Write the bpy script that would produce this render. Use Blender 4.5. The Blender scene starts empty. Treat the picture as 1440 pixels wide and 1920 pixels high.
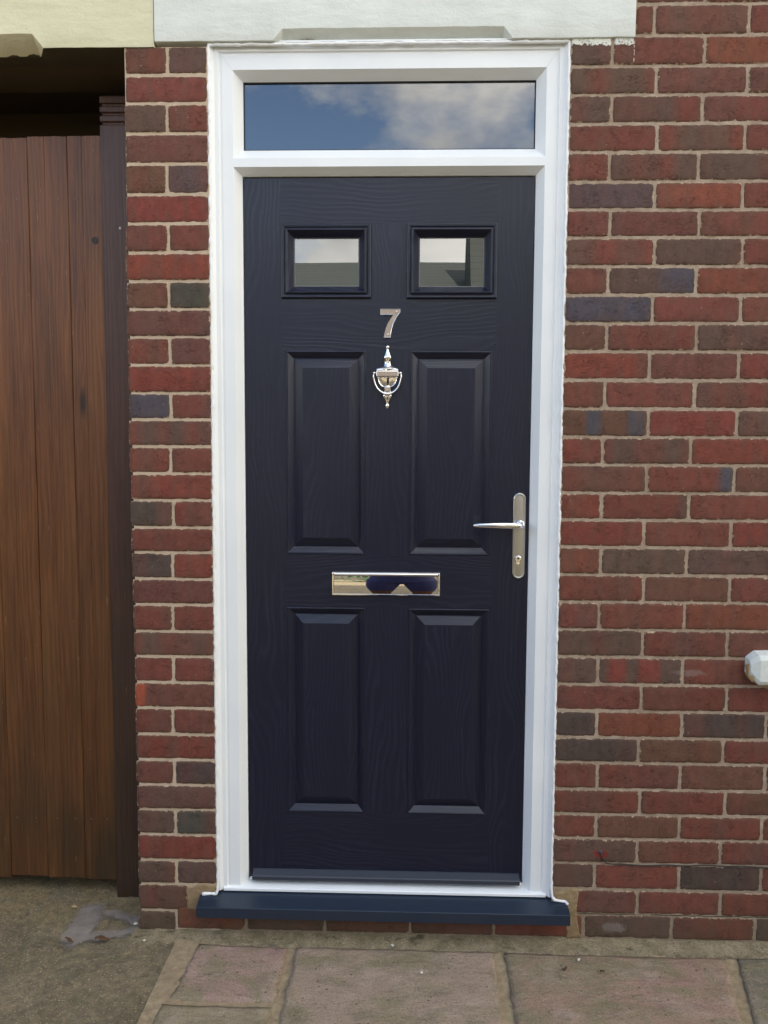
import bpy, bmesh, math, random
from mathutils import Vector, Matrix, noise
C = bpy.context.scene.collection
S = bpy.context.scene
R = math.radians
random.seed(7)
rnd = random.uniform

# ------------------------------------------------------------------ camera
cam = bpy.data.cameras.new("camera"); co = bpy.data.objects.new("camera", cam); C.objects.link(co)
cam.sensor_fit = 'VERTICAL'; cam.sensor_height = 36; cam.lens = 1500 / 1920 * 36
cam.clip_start = .05; cam.clip_end = 500
fw = Vector((-0.02919515, 0.99633155, -0.08044304)); rt = Vector((0.99954673, 0.02969121, 0.00497708)); dn = Vector((0.00734727, -0.08026127, -0.99674678))
m = Matrix((rt, -dn, -fw)).transposed().to_4x4(); m.translation = Vector((0.06167, -2.232575, 1.428868))
co.matrix_world = m; S.camera = co
S.view_settings.view_transform = 'Standard'; S.view_settings.look = 'None'; S.view_settings.gamma = 1
S.view_settings.exposure = 1.98
SUN_EL, SUN_AZ = 44, 12          # the sun stands behind the house: this front is in open shade

# ------------------------------------------------------------------ world
W = bpy.data.worlds.new("World"); S.world = W; W.use_nodes = True
nt = W.node_tree; nt.nodes.clear()
def N(t, k, **kw):
    n = t.nodes.new(k)
    for a, v in kw.items(): setattr(n, a, v)
    return n
out = N(nt, 'ShaderNodeOutputWorld'); bg = N(nt, 'ShaderNodeBackground'); sky = N(nt, 'ShaderNodeTexSky')
sky.sky_type = 'NISHITA'; sky.sun_disc = False; sky.sun_elevation = R(SUN_EL); sky.sun_rotation = R(SUN_AZ)
sky.air_density = 1.0; sky.dust_density = .6; sky.ozone_density = 1.5
tc = N(nt, 'ShaderNodeTexCoord'); mp = N(nt, 'ShaderNodeMapping')
mp.inputs['Scale'].default_value = (1.0, 1.0, 1.7); mp.inputs['Location'].default_value = (3.39, 1.2, .3)
nt.links.new(tc.outputs['Generated'], mp.inputs['Vector'])
cn = N(nt, 'ShaderNodeTexNoise'); cn.inputs['Scale'].default_value = 2.6; cn.inputs['Detail'].default_value = 13; cn.inputs['Roughness'].default_value = .6
nt.links.new(mp.outputs[0], cn.inputs['Vector'])
cr = N(nt, 'ShaderNodeValToRGB'); cr.color_ramp.elements[0].position = .41; cr.color_ramp.elements[1].position = .54
sx_ = N(nt, 'ShaderNodeSeparateXYZ'); nt.links.new(tc.outputs['Generated'], sx_.inputs[0])
hz_ = N(nt, 'ShaderNodeMapRange'); nt.links.new(sx_.outputs[2], hz_.inputs[0])
for k_, v_ in ((1, .26), (2, .36), (3, .17), (4, 0)): hz_.inputs[k_].default_value = v_
ad_ = N(nt, 'ShaderNodeMath', operation='ADD'); nt.links.new(cn.outputs['Fac'], ad_.inputs[0]); nt.links.new(hz_.outputs[0], ad_.inputs[1])
bx_ = N(nt, 'ShaderNodeMapRange'); nt.links.new(sx_.outputs[0], bx_.inputs[0])
for k_, v_ in ((1, -.20), (2, .08), (3, -.16), (4, .05)): bx_.inputs[k_].default_value = v_
ad2_ = N(nt, 'ShaderNodeMath', operation='ADD'); nt.links.new(ad_.outputs[0], ad2_.inputs[0]); nt.links.new(bx_.outputs[0], ad2_.inputs[1])
nt.links.new(ad2_.outputs[0], cr.inputs[0])
cn2 = N(nt, 'ShaderNodeTexNoise'); cn2.inputs['Scale'].default_value = 4.5; cn2.inputs['Detail'].default_value = 6
nt.links.new(mp.outputs[0], cn2.inputs['Vector'])
cr2 = N(nt, 'ShaderNodeValToRGB')
cr2.color_ramp.elements[0].position = .3; cr2.color_ramp.elements[0].color = (3.9, 3.95, 3.95, 1)
cr2.color_ramp.elements[1].position = .74; cr2.color_ramp.elements[1].color = (10.6, 10.2, 9.4, 1)
nt.links.new(cn2.outputs['Fac'], cr2.inputs[0])
mx = N(nt, 'ShaderNodeMix', data_type='RGBA')
nt.links.new(cr.outputs[0], mx.inputs[0]); nt.links.new(sky.outputs[0], mx.inputs[6]); nt.links.new(cr2.outputs[0], mx.inputs[7])
nt.links.new(mx.outputs[2], bg.inputs[0]); bg.inputs[1].default_value = .12
nt.links.new(bg.outputs[0], out.inputs[0])
sl = bpy.data.lights.new("sun", 'SUN'); sl.energy = 2.5; sl.angle = R(.6); sl.color = (1, .95, .87)
so = bpy.data.objects.new("sun", sl); C.objects.link(so)
sd = Vector((math.sin(R(SUN_AZ)) * math.cos(R(SUN_EL)), math.cos(R(SUN_AZ)) * math.cos(R(SUN_EL)), math.sin(R(SUN_EL))))
so.rotation_euler = (-sd).to_track_quat('-Z', 'Y').to_euler(); so.location = (0, 20, 20)

# ------------------------------------------------------------------ helpers
def s2l(c):
    return tuple(((v / 255) / 12.92 if v / 255 <= .04045 else ((v / 255 + .055) / 1.055) ** 2.4) for v in c)
class NT:
    """small node-graph helper"""
    def __init__(s, name):
        s.m = bpy.data.materials.new(name); s.m.use_nodes = True; s.t = s.m.node_tree; s.t.nodes.clear()
        s.o = N(s.t, 'ShaderNodeOutputMaterial'); s.b = N(s.t, 'ShaderNodeBsdfPrincipled'); s.t.links.new(s.b.outputs[0], s.o.inputs[0])
    def L(s, a, b): s.t.links.new(a, b)
    def val(s, inp, v):
        if hasattr(v, 'is_output'): s.L(v, inp)
        elif isinstance(v, (tuple, list)) and len(v) == 3 and inp.type == 'RGBA': inp.default_value = (*v, 1)
        else: inp.default_value = v
    def set(s, **kw):
        for k, v in kw.items(): s.val(s.b.inputs[k.replace('_', ' ')], v)
        return s
    def obj(s): return N(s.t, 'ShaderNodeTexCoord').outputs['Object']
    def uv(s): return N(s.t, 'ShaderNodeTexCoord').outputs['UV']
    def attr(s, n, out='Color'):
        a = N(s.t, 'ShaderNodeAttribute', attribute_name=n); return a.outputs[out]
    def mp(s, v, sc=(1, 1, 1), loc=(0, 0, 0)):
        n = N(s.t, 'ShaderNodeMapping'); s.L(v, n.inputs[0]); n.inputs['Scale'].default_value = sc; n.inputs['Location'].default_value = loc; return n.outputs[0]
    def noise(s, v, scale, det=3, ro=.5, dist=0):
        n = N(s.t, 'ShaderNodeTexNoise'); s.L(v, n.inputs['Vector']); n.inputs['Scale'].default_value = scale
        n.inputs['Detail'].default_value = det; n.inputs['Roughness'].default_value = ro; n.inputs['Distortion'].default_value = dist
        return n.outputs['Fac']
    def vor(s, v, scale, feat='F1', out='Distance'):
        n = N(s.t, 'ShaderNodeTexVoronoi', feature=feat); s.L(v, n.inputs['Vector']); n.inputs['Scale'].default_value = scale; return n.outputs[out]
    def ramp(s, f, stops, interp='LINEAR'):
        n = N(s.t, 'ShaderNodeValToRGB'); s.L(f, n.inputs[0]); cr = n.color_ramp; cr.interpolation = interp
        while len(cr.elements) < len(stops): cr.elements.new(.5)
        for e, (p, c) in zip(cr.elements, stops):
            e.position = p; e.color = (c, c, c, 1) if isinstance(c, (int, float)) else (*c, 1)
        return n.outputs[0]
    def mix(s, f, a, b, mode='MIX'):
        n = N(s.t, 'ShaderNodeMix', data_type='RGBA', blend_type=mode); s.val(n.inputs[0], f); s.val(n.inputs[6], a); s.val(n.inputs[7], b); return n.outputs[2]
    def math(s, op, a, b=0.0, c=None):
        n = N(s.t, 'ShaderNodeMath', operation=op); s.val(n.inputs[0], a); s.val(n.inputs[1], b)
        if c is not None: s.val(n.inputs[2], c)
        return n.outputs[0]
    def sep(s, v):
        n = N(s.t, 'ShaderNodeSeparateXYZ'); s.L(v, n.inputs[0]); return n.outputs
    def bump(s, h, dist, st=1.0, nrm=None):
        n = N(s.t, 'ShaderNodeBump'); s.L(h, n.inputs['Height']); n.inputs['Distance'].default_value = dist; n.inputs['Strength'].default_value = st
        if nrm is not None: s.L(nrm, n.inputs['Normal'])
        return n.outputs[0]

def mesh(name, vs, fs, mats, parent=None, smooth=False, mi=None, bevel=0, seg=2, uvs=None, auto=None):
    me = bpy.data.meshes.new(name); me.from_pydata([tuple(v) for v in vs], [], fs)
    mats = mats if isinstance(mats, (list, tuple)) else [mats]
    for q in mats: me.materials.append(q.m if isinstance(q, NT) else q)
    if mi:
        for p, i in zip(me.polygons, mi): p.material_index = i
    if uvs:
        l = me.uv_layers.new(name="UVMap")
        for p in me.polygons:
            for li, uv in zip(p.loop_indices, uvs[p.index]): l.data[li].uv = uv
    if smooth:
        for p in me.polygons: p.use_smooth = True
    o = bpy.data.objects.new(name, me); C.objects.link(o)
    if parent: o.parent = parent
    if bevel:
        b = o.modifiers.new("bevel", 'BEVEL'); b.width = bevel; b.segments = seg; b.limit_method = 'ANGLE'; b.angle_limit = R(30); b.harden_normals = False
    return o
def fixn(o):
    bm = bmesh.new(); bm.from_mesh(o.data); bmesh.ops.recalc_face_normals(bm, faces=bm.faces); bm.to_mesh(o.data); bm.free(); return o
def root(name, label, cat, loc=(0, 0, 0), group=None):
    o = bpy.data.objects.new(name, None); C.objects.link(o); o.location = loc; o.empty_display_size = .1
    o['label'] = label; o['category'] = cat
    if group: o['group'] = group
    return o
def tag(o, label=None, cat=None, group=None, kind=None):
    if label: o['label'] = label
    if cat: o['category'] = cat
    if group: o['group'] = group
    if kind: o['kind'] = kind
    return o
class MB:
    def __init__(s): s.v = []; s.f = []; s.mi = []
    def add(s, vs, fs, mi=0):
        n = len(s.v); s.v += [tuple(v) for v in vs]; s.f += [tuple(i + n for i in f) for f in fs]; s.mi += [mi] * len(fs)
    def box(s, x0, x1, y0, y1, z0, z1, mi=0):
        s.add([(x0, y0, z0), (x1, y0, z0), (x1, y1, z0), (x0, y1, z0), (x0, y0, z1), (x1, y0, z1), (x1, y1, z1), (x0, y1, z1)],
              [(0, 3, 2, 1), (4, 5, 6, 7), (0, 1, 5, 4), (1, 2, 6, 5), (2, 3, 7, 6), (3, 0, 4, 7)], mi)
    def loops(s, rings, closed=True, cap0=True, cap1=True, mi=0):
        n = len(rings[0]); vs = [p for r in rings for p in r]; fs = []
        for i in range(len(rings) - 1):
            for j in range(n if closed else n - 1):
                k = (j + 1) % n; fs.append((i * n + j, i * n + k, (i + 1) * n + k, (i + 1) * n + j))
        if cap0: fs.append(tuple(range(n - 1, -1, -1)))
        if cap1: fs.append(tuple((len(rings) - 1) * n + j for j in range(n)))
        s.add(vs, fs, mi)
    def tube(s, pts, rad, n=12, sy=1.0, mi=0):
        pts = [Vector(p) for p in pts]; rads = rad if isinstance(rad, (list, tuple)) else [rad] * len(pts); rings = []
        up = Vector((0, 1, 0)) if abs((pts[-1] - pts[0]).normalized().y) < .9 else Vector((0, 0, 1))
        for i, p in enumerate(pts):
            d = (pts[min(i + 1, len(pts) - 1)] - pts[max(i - 1, 0)]).normalized()
            a = d.cross(up).normalized(); b = a.cross(d).normalized()
            rr = rads[i]; ra, rb = rr if isinstance(rr, tuple) else (rr, rr * sy)
            rings.append([p + a * math.cos(t) * ra + b * math.sin(t) * rb for t in (2 * math.pi * k / n for k in range(n))])
        s.loops(rings, mi=mi)
    def lathe(s, prof, cx, cy, sy=1.0, n=24, mi=0):       # prof: (z, radius), axis z
        s.loops([[(cx + r * math.cos(t), cy + r * math.sin(t) * sy, z) for t in (2 * math.pi * k / n for k in range(n))] for z, r in prof], mi=mi)
    def build(s, name, mat, parent=None, **kw): return fixn(mesh(name, s.v, s.f, mat, parent, mi=s.mi, **kw))
def rect_rings(x0, x1, z0, z1, prof):
    """nested rectangles: prof = (inset, y)"""
    return [[(x0 + a, y, z0 + a), (x1 - a, y, z0 + a), (x1 - a, y, z1 - a), (x0 + a, y, z1 - a)] for a, y in prof]

# ------------------------------------------------------------------ materials
def mat_brick():
    n = NT("brick"); o = n.obj(); col = n.attr("Col"); edge = n.attr("edge", 'Fac')
    big = n.noise(n.mp(o, (1.3, 1, .8)), 34, 5, .65); fine = n.noise(n.mp(o, (1, 1, 2.2)), 260, 4, .65)
    streak = n.noise(n.mp(o, (1, 1, 5)), 70, 3, .6)
    c = n.mix(1, col, n.ramp(big, [(.25, .78), (.75, 1.22)]), 'MULTIPLY')
    c = n.mix(1, c, n.ramp(fine, [(.3, .82), (.7, 1.16)]), 'MULTIPLY')
    c = n.mix(n.ramp(streak, [(.58, 0), (.70, .5)]), c, s2l((80, 58, 50)))
    hair = n.noise(n.mp(o, (1, 1, 7), (5, 1, 2)), 55, 5, .7)
    c = n.mix(1, c, n.ramp(hair, [(.3, .84), (.7, 1.14)]), 'MULTIPLY')
    c = n.mix(n.ramp(n.noise(n.mp(o, (2.6, 1, 1), (8, 1, 1)), 60, 4, .7), [(.66, 0), (.72, .45)]), c, s2l((150, 112, 92)))
    c = n.mix(n.ramp(n.noise(o, 55, 5, .7), [(.63, 0), (.7, .22)]), c, s2l((160, 128, 110)))      # dusty bloom
    c = n.mix(n.ramp(n.vor(n.mp(o, (1, 1, 1), (3, 0, 1)), 21), [(.018, .8), (.035, 0)]), c, s2l((190, 168, 146)))   # mortar specks
    pits = n.ramp(n.noise(n.mp(o, (.7, 1, 2.5)), 120, 3, .6), [(.28, 0), (.36, 1)])
    c = n.mix(n.math('MULTIPLY', n.math('SUBTRACT', 1, pits), .55), c, s2l((50, 34, 30)))
    ol = n.math('MULTIPLY', n.ramp(edge, [(0, 1), (.014, 0)]), n.ramp(n.noise(o, 40, 5, .7), [(.35, 0), (.6, .6)]))
    c = n.mix(ol, c, s2l((86, 70, 56)))
    c = n.mix(n.ramp(n.noise(n.mp(o, (1.6, 1, .5), (2, 2, 7)), 22, 3, .5), [(.5, 0), (.66, .4)]), c, s2l((98, 74, 62)))
    cw = n.mp(o, (1, 1, 2.6), (1.5, 2.5, 3.5)); cre = n.math('ABSOLUTE', n.math('SUBTRACT', n.noise(cw, 48, 5, .62, .6), .5))
    cre = n.math('MULTIPLY', n.ramp(cre, [(.0, 1), (.011, 0)]), n.ramp(n.noise(o, 19, 3), [(.50, 0), (.60, 1)]))
    c = n.mix(n.math('MULTIPLY', cre, .6), c, s2l((54, 36, 30)))
    # mortar smeared over the arrises
    k = n.math('SUBTRACT', n.math('MULTIPLY', n.ramp(n.noise(n.mp(o, (1, 1, 1), (0, 3, 0)), 62, 7, .78), [(.47, 0), (.78, 1)]), .0098), edge)
    sm = n.ramp(n.math('MULTIPLY_ADD', k, 700, .35), [(0, 0), (1, 1)])
    mort = n.mix(n.noise(o, 300, 3), s2l((164, 142, 112)), s2l((200, 178, 150)))
    c = n.mix(n.math('MULTIPLY', sm, .95), c, mort)
    # white paint slopped below the lintel
    s = n.sep(o); below = n.math('SUBTRACT', 2.5135, s[2]); inx = n.math('MULTIPLY', n.math('GREATER_THAN', s[0], .488), n.math('LESS_THAN', s[0], .652))
    pm = n.math('MULTIPLY', n.math('LESS_THAN', below, n.math('MULTIPLY', n.noise(n.mp(o, (1, 1, .6)), 110, 5, .7), .032)), inx)
    pm = n.math('MULTIPLY', pm, n.math('GREATER_THAN', n.noise(o, 190, 3, .7), .40))
    c = n.mix(pm, c, s2l((214, 214, 200)))
    # drip marks
    d1 = n.math('MULTIPLY', n.math('LESS_THAN', n.math('ABSOLUTE', n.math('SUBTRACT', s[0], .654)), .0014), n.math('GREATER_THAN', s[2], 2.452))
    d1 = n.math('MULTIPLY', n.math('MULTIPLY', d1, n.math('LESS_THAN', s[2], 2.51)), n.math('GREATER_THAN', n.noise(o, 130, 2), .5))
    c = n.mix(d1, c, s2l((190, 170, 150)))
    # faded efflorescence and a red stain low on the wall
    def blob(cx, cz, rx, rz):
        dx = n.math('DIVIDE', n.math('SUBTRACT', s[0], cx), rx); dz = n.math('DIVIDE', n.math('SUBTRACT', s[2], cz), rz)
        d = n.math('SQRT', n.math('ADD', n.math('MULTIPLY', dx, dx), n.math('MULTIPLY', dz, dz)))
        return n.ramp(n.math('ADD', d, n.math('MULTIPLY', n.noise(o, 60, 4, .7), .9)), [(.8, 1), (1.35, 0)])
    c = n.mix(n.math('MULTIPLY', blob(.625, .266, .045, .03), .75), c, s2l((130, 38, 34)))
    c = n.mix(n.math('MULTIPLY', blob(.625, .272, .014, .014), .6), c, s2l((92, 92, 92)))
    c = n.mix(n.math('MULTIPLY', blob(.67, .045, .07, .032), .5), c, s2l((150, 138, 132)))
    c = n.mix(n.math('MULTIPLY', blob(.86, .80, .09, .02), .3), c, s2l((150, 138, 130)))
    low = n.math('MULTIPLY', n.ramp(s[2], [(0, 1), (.16, 0)]), n.ramp(n.noise(o, 14, 4, .6), [(.3, .1), (.7, .75)]))
    c = n.mix(low, c, s2l((86, 74, 56)))
    h = n.math('ADD', n.math('MULTIPLY', n.math('ADD', fine, hair), .6), n.math('MULTIPLY', pits, .8)); h = n.math('ADD', h, n.math('MULTIPLY', n.noise(o, 60, 4, .6), 1.2))
    h = n.math('SUBTRACT', n.math('ADD', h, n.math('MULTIPLY', sm, .5)), n.math('MULTIPLY', cre, 1.2))
    n.set(Base_Color=c, Roughness=.86, Normal=n.bump(h, .0016, .8)); n.b.inputs['Specular IOR Level'].default_value = .25
    return n
def mat_mortar(name="mortar", a=(150, 130, 110), b=(188, 168, 146)):
    n = NT(name); o = n.obj()
    c = n.mix(n.ramp(n.noise(o, 45, 5, .65), [(.3, 0), (.7, 1)]), s2l(a), s2l(b))
    c = n.mix(n.ramp(n.noise(n.mp(o, (1, 1, 1), (2, 9, 4)), 6, 5, .6), [(.45, 0), (.7, .5)]), c, s2l((134, 108, 88)))
    c = n.mix(n.ramp(n.noise(o, 420, 3, .6), [(.35, .0), (.7, .3)]), c, s2l((122, 106, 84)))
    s = n.sep(o); low = n.math('MULTIPLY', n.ramp(s[2], [(0, 1), (.25, 0)]), .55 if name == 'mortar' else 0)
    c = n.mix(low, c, s2l((104, 94, 66)))
    if name == "mortar":
        c = n.mix(n.math('MULTIPLY', n.math('LESS_THAN', s[0], -.48), .55), c, s2l((206, 184, 156)))
        dz = n.math('ABSOLUTE', n.math('SUBTRACT', s[2], n.math('MULTIPLY_ADD', n.noise(n.mp(o, (1, 0, 0)), 26, 3), .008, .0805)))
        ck = n.math('MULTIPLY', n.math('LESS_THAN', dz, .0011), n.math('MULTIPLY', n.math('GREATER_THAN', s[0], .565), n.math('GREATER_THAN', n.noise(n.mp(o, (1, 0, 0)), 14, 2), .42)))
        c = n.mix(ck, c, (.012, .010, .008))
    h = n.math('ADD', n.noise(o, 420, 3, .7), n.math('MULTIPLY', n.noise(o, 90, 3), 1.4))
    n.set(Base_Color=c, Roughness=.95, Normal=n.bump(h, .002, .9)); return n
def mat_render(name, a, b):
    n = NT(name); o = n.obj()
    c = n.mix(n.ramp(n.noise(o, 7, 5, .6), [(.3, 0), (.7, 1)]), a, b)
    c = n.mix(n.ramp(n.vor(n.mp(o, (1, 1, 1.3)), 17), [(.02, .5), (.045, 0)]), c, s2l((140, 140, 132)))
    c = n.mix(n.ramp(n.noise(n.mp(o, (1, 1, .5)), 30, 6, .75), [(.62, 0), (.78, .35)]), c, s2l((176, 172, 158)))
    h = n.math('ADD', n.noise(o, 140, 4, .6), n.math('MULTIPLY', n.noise(n.mp(o, (.6, 1, 1.6)), 26, 4), 2.2))
    n.set(Base_Color=c, Roughness=.7, Normal=n.bump(h, .0022, .55)); return n
def dark_under(n):  # colours downward-facing faces dark brown
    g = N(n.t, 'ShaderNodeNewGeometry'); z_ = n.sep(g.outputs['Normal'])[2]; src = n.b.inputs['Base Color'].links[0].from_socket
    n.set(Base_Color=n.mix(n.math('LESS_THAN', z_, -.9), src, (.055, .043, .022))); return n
def mat_plain(name, col, rough=.5, metal=0, spec=.5, bump=None):
    n = NT(name); n.set(Base_Color=col, Roughness=rough, Metallic=metal); n.b.inputs['Specular IOR Level'].default_value = spec
    if bump: n.set(Normal=n.bump(n.noise(n.obj(), bump[0], 3), bump[1], .6))
    return n
def mat_upvc():
    n = NT("white_upvc"); o = n.obj()
    c = n.mix(n.ramp(n.noise(o, 5, 4), [(.35, 0), (.7, 1)]), (.77, .79, .785), (.83, .84, .825))
    c = n.mix(n.ramp(n.noise(n.mp(o, (6, 1, .5)), 9, 5, .7), [(.7, 0), (.95, .04)]), c, (.5, .49, .44))
    n.set(Base_Color=c, Roughness=n.ramp(n.noise(o, 30, 3), [(.3, .3), (.7, .4)]), Normal=n.bump(n.noise(o, 11, 2), .0012, .25)); return n
def mat_door():
    n = NT("navy_woodgrain"); uv = n.uv(); s = n.sep(uv)
    n1 = n.noise(n.mp(uv, (1.9, 7, 1)), 1, 2, .45); n2 = n.noise(n.mp(uv, (8, 40, 1)), 1, 3, .55)
    ph = n.math('ADD', n.math('MULTIPLY', s[1], 420), n.math('ADD', n.math('MULTIPLY', n1, 72), n.math('MULTIPLY', n2, 5)))
    ring = n.math('MULTIPLY_ADD', n.math('SINE', ph), .5, .5)
    ring = n.math('POWER', ring, 2.2)
    pore = n.noise(n.mp(uv, (28, 900, 1)), 1, 3, .6)
    fadem = n.ramp(n.noise(n.mp(uv, (3, 10, 1), (5, 3, 0)), 1, 3), [(.32, .15), (.62, 1)])
    ring = n.math('MULTIPLY', ring, fadem)
    c = n.mix(n.math('MULTIPLY', ring, .5), (.0054, .0074, .0215), (.021, .025, .045))
    c = n.mix(n.ramp(pore, [(.3, .35), (.6, 0)]), c, (.007, .008, .013))
    h = n.math('ADD', n.math('MULTIPLY', ring, .8), n.math('MULTIPLY', pore, .7))
    n.set(Base_Color=c, Roughness=n.math('MULTIPLY_ADD', ring, -.07, .34), Normal=n.bump(h, .00034, .7)); n.b.inputs['Specular IOR Level'].default_value = .42
    return n
def mat_wood(name, c0, c1, c2):
    n = NT(name); o = n.obj(); off = N(n.t, 'ShaderNodeObjectInfo').outputs['Random']
    uv = n.uv(); s = n.sep(uv)
    g1 = n.noise(n.mp(uv, (1.3, 16, 1)), 1, 4, .6); g2 = n.noise(n.mp(uv, (4, 160, 1)), 1, 4, .65, .3)
    kv = n.vor(n.mp(uv, (1.7, 7.5, 1)), 1); knot = n.ramp(kv, [(.035, 1), (.10, 0)])
    halo = n.ramp(kv, [(.06, 1), (.22, 0)])
    ph = n.math('ADD', n.math('MULTIPLY', s[1], 420), n.math('ADD', n.math('MULTIPLY', g1, 30), n.math('MULTIPLY', halo, 5)))
    ring = n.math('MULTIPLY_ADD', n.math('SINE', ph), .5, .5)
    c = n.mix(n.ramp(g1, [(.3, 0), (.7, 1)]), c0, c1)
    c = n.mix(n.math('MULTIPLY', n.ramp(g2, [(.42, 0), (.72, 1)]), .6), c, c2)
    c = n.mix(n.ramp(n.noise(n.mp(uv, (.5, 7, 1), (3, 3, 0)), 1, 3, .5), [(.45, 0), (.7, .7)]), c, c2)
    c = n.mix(n.ramp(n.noise(n.mp(uv, (1.6, 6, 1), (7, 1, 0)), 1, 5, .65), [(.48, 0), (.70, .6)]), c, tuple(v * .55 for v in c0))
    c = n.mix(n.math('MULTIPLY', ring, .32), c, tuple(v * .55 for v in c0))
    c = n.mix(n.math('MULTIPLY', halo, .35), c, tuple(v * .5 for v in c0)); c = n.mix(n.math('MULTIPLY', knot, .85), c, (.012, .007, .005))
    dirt = n.math('MULTIPLY', n.ramp(n.math('MULTIPLY', s[0], .6), [(.03, 1), (.85, 0)]), n.ramp(n.noise(n.mp(uv, (3, 9, 1)), 1, 4), [(.3, .2), (.7, .8)]))
    c = n.mix(dirt, c, (.032, .026, .014))
    c = n.mix(n.ramp(n.noise(n.mp(uv, (14, 170, 1)), 1, 2), [(.72, 0), (.76, .7)]), c, (.32, .2, .11))    # small scratches
    h = n.math('ADD', n.math('MULTIPLY', g2, 1), n.math('MULTIPLY', ring, .6))
    n.set(Base_Color=c, Roughness=n.ramp(g2, [(.3, .34), (.7, .50)]), Normal=n.bump(h, .0012, .7)); n.b.inputs['Specular IOR Level'].default_value = .4; return n
def mat_chrome():
    n = NT("polished_chrome"); o = n.obj()
    n.set(Base_Color=(.84, .82, .80), Metallic=1, Roughness=n.ramp(n.noise(o, 60, 4), [(.3, .035), (.7, .11)]), Normal=n.bump(n.noise(o, 45, 2), .0003, .25)); return n
def mat_satin():
    n = NT("satin_steel"); o = n.obj()
    n.set(Base_Color=(.55, .53, .50), Metallic=1, Roughness=.30, Normal=n.bump(n.noise(n.mp(o, (1, 1, .05)), 900, 2), .0002, .4)); return n
def mat_glass(refl, tint=(.5, .5, .5)):
    n = NT("window_glass"); n.t.nodes.remove(n.b)
    g = N(n.t, 'ShaderNodeBsdfGlossy'); g.inputs['Roughness'].default_value = .0; g.inputs['Color'].default_value = (1, 1, 1, 1)
    t = N(n.t, 'ShaderNodeBsdfTransparent'); t.inputs['Color'].default_value = (*tint, 1)
    mxs = N(n.t, 'ShaderNodeMixShader'); mxs.inputs[0].default_value = refl
    n.L(n.bump(n.noise(n.obj(), 3.5, 1), .0006, .3), g.inputs['Normal'])
    n.L(t.outputs[0], mxs.inputs[1]); n.L(g.outputs[0], mxs.inputs[2]); n.L(mxs.outputs[0], n.o.inputs[0]); return n
def mat_slab():
    n = NT("sandstone"); o = n.obj(); col = n.attr("Col")
    a = n.noise(n.mp(o, (1, 1.7, 1)), 4.5, 5, .6, 1.2); b = n.noise(o, 16, 6, .7); f = n.noise(o, 190, 4, .7)
    c = n.mix(n.ramp(a, [(.42, 0), (.60, .85)]), col, s2l((128, 118, 88)))
    c = n.mix(n.ramp(b, [(.5, 0), (.72, .5)]), c, s2l((104, 94, 80)))
    c = n.mix(n.ramp(n.noise(n.mp(o, (1, 1, 1), (4, 4, 4)), 9, 6, .7), [(.5, 0), (.72, .7)]), c, s2l((172, 152, 134)))
    c = n.mix(n.ramp(f, [(.32, .6), (.50, 0)]), c, s2l((74, 64, 52)))
    c = n.mix(n.ramp(n.noise(n.mp(o, (1, 1, 1), (6, 6, 1)), 210, 4, .7), [(.56, 0), (.68, .5)]), c, s2l((186, 168, 148)))
    c = n.mix(n.ramp(n.vor(o, 42), [(.05, .8), (.09, 0)]), c, s2l((176, 164, 148)))
    c = n.mix(n.ramp(n.vor(n.mp(o, (1, 1, 1), (7, 2, 0)), 30), [(.06, .8), (.12, 0)]), c, s2l((58, 48, 36)))
    c = n.mix(n.ramp(n.noise(n.mp(o, (1, 2.4, 1), (3, 8, 0)), 26, 5, .7), [(.60, 0), (.70, .6)]), c, s2l((92, 82, 62)))
    h = n.math('ADD', n.math('MULTIPLY', n.noise(n.mp(o, (1, 1.6, 1)), 13, 6, .65), 6), n.math('MULTIPLY', f, .9))
    n.set(Base_Color=c, Roughness=n.ramp(b, [(.3, .62), (.7, .85)]), Normal=n.bump(h, .0022, .8)); return n
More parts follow.
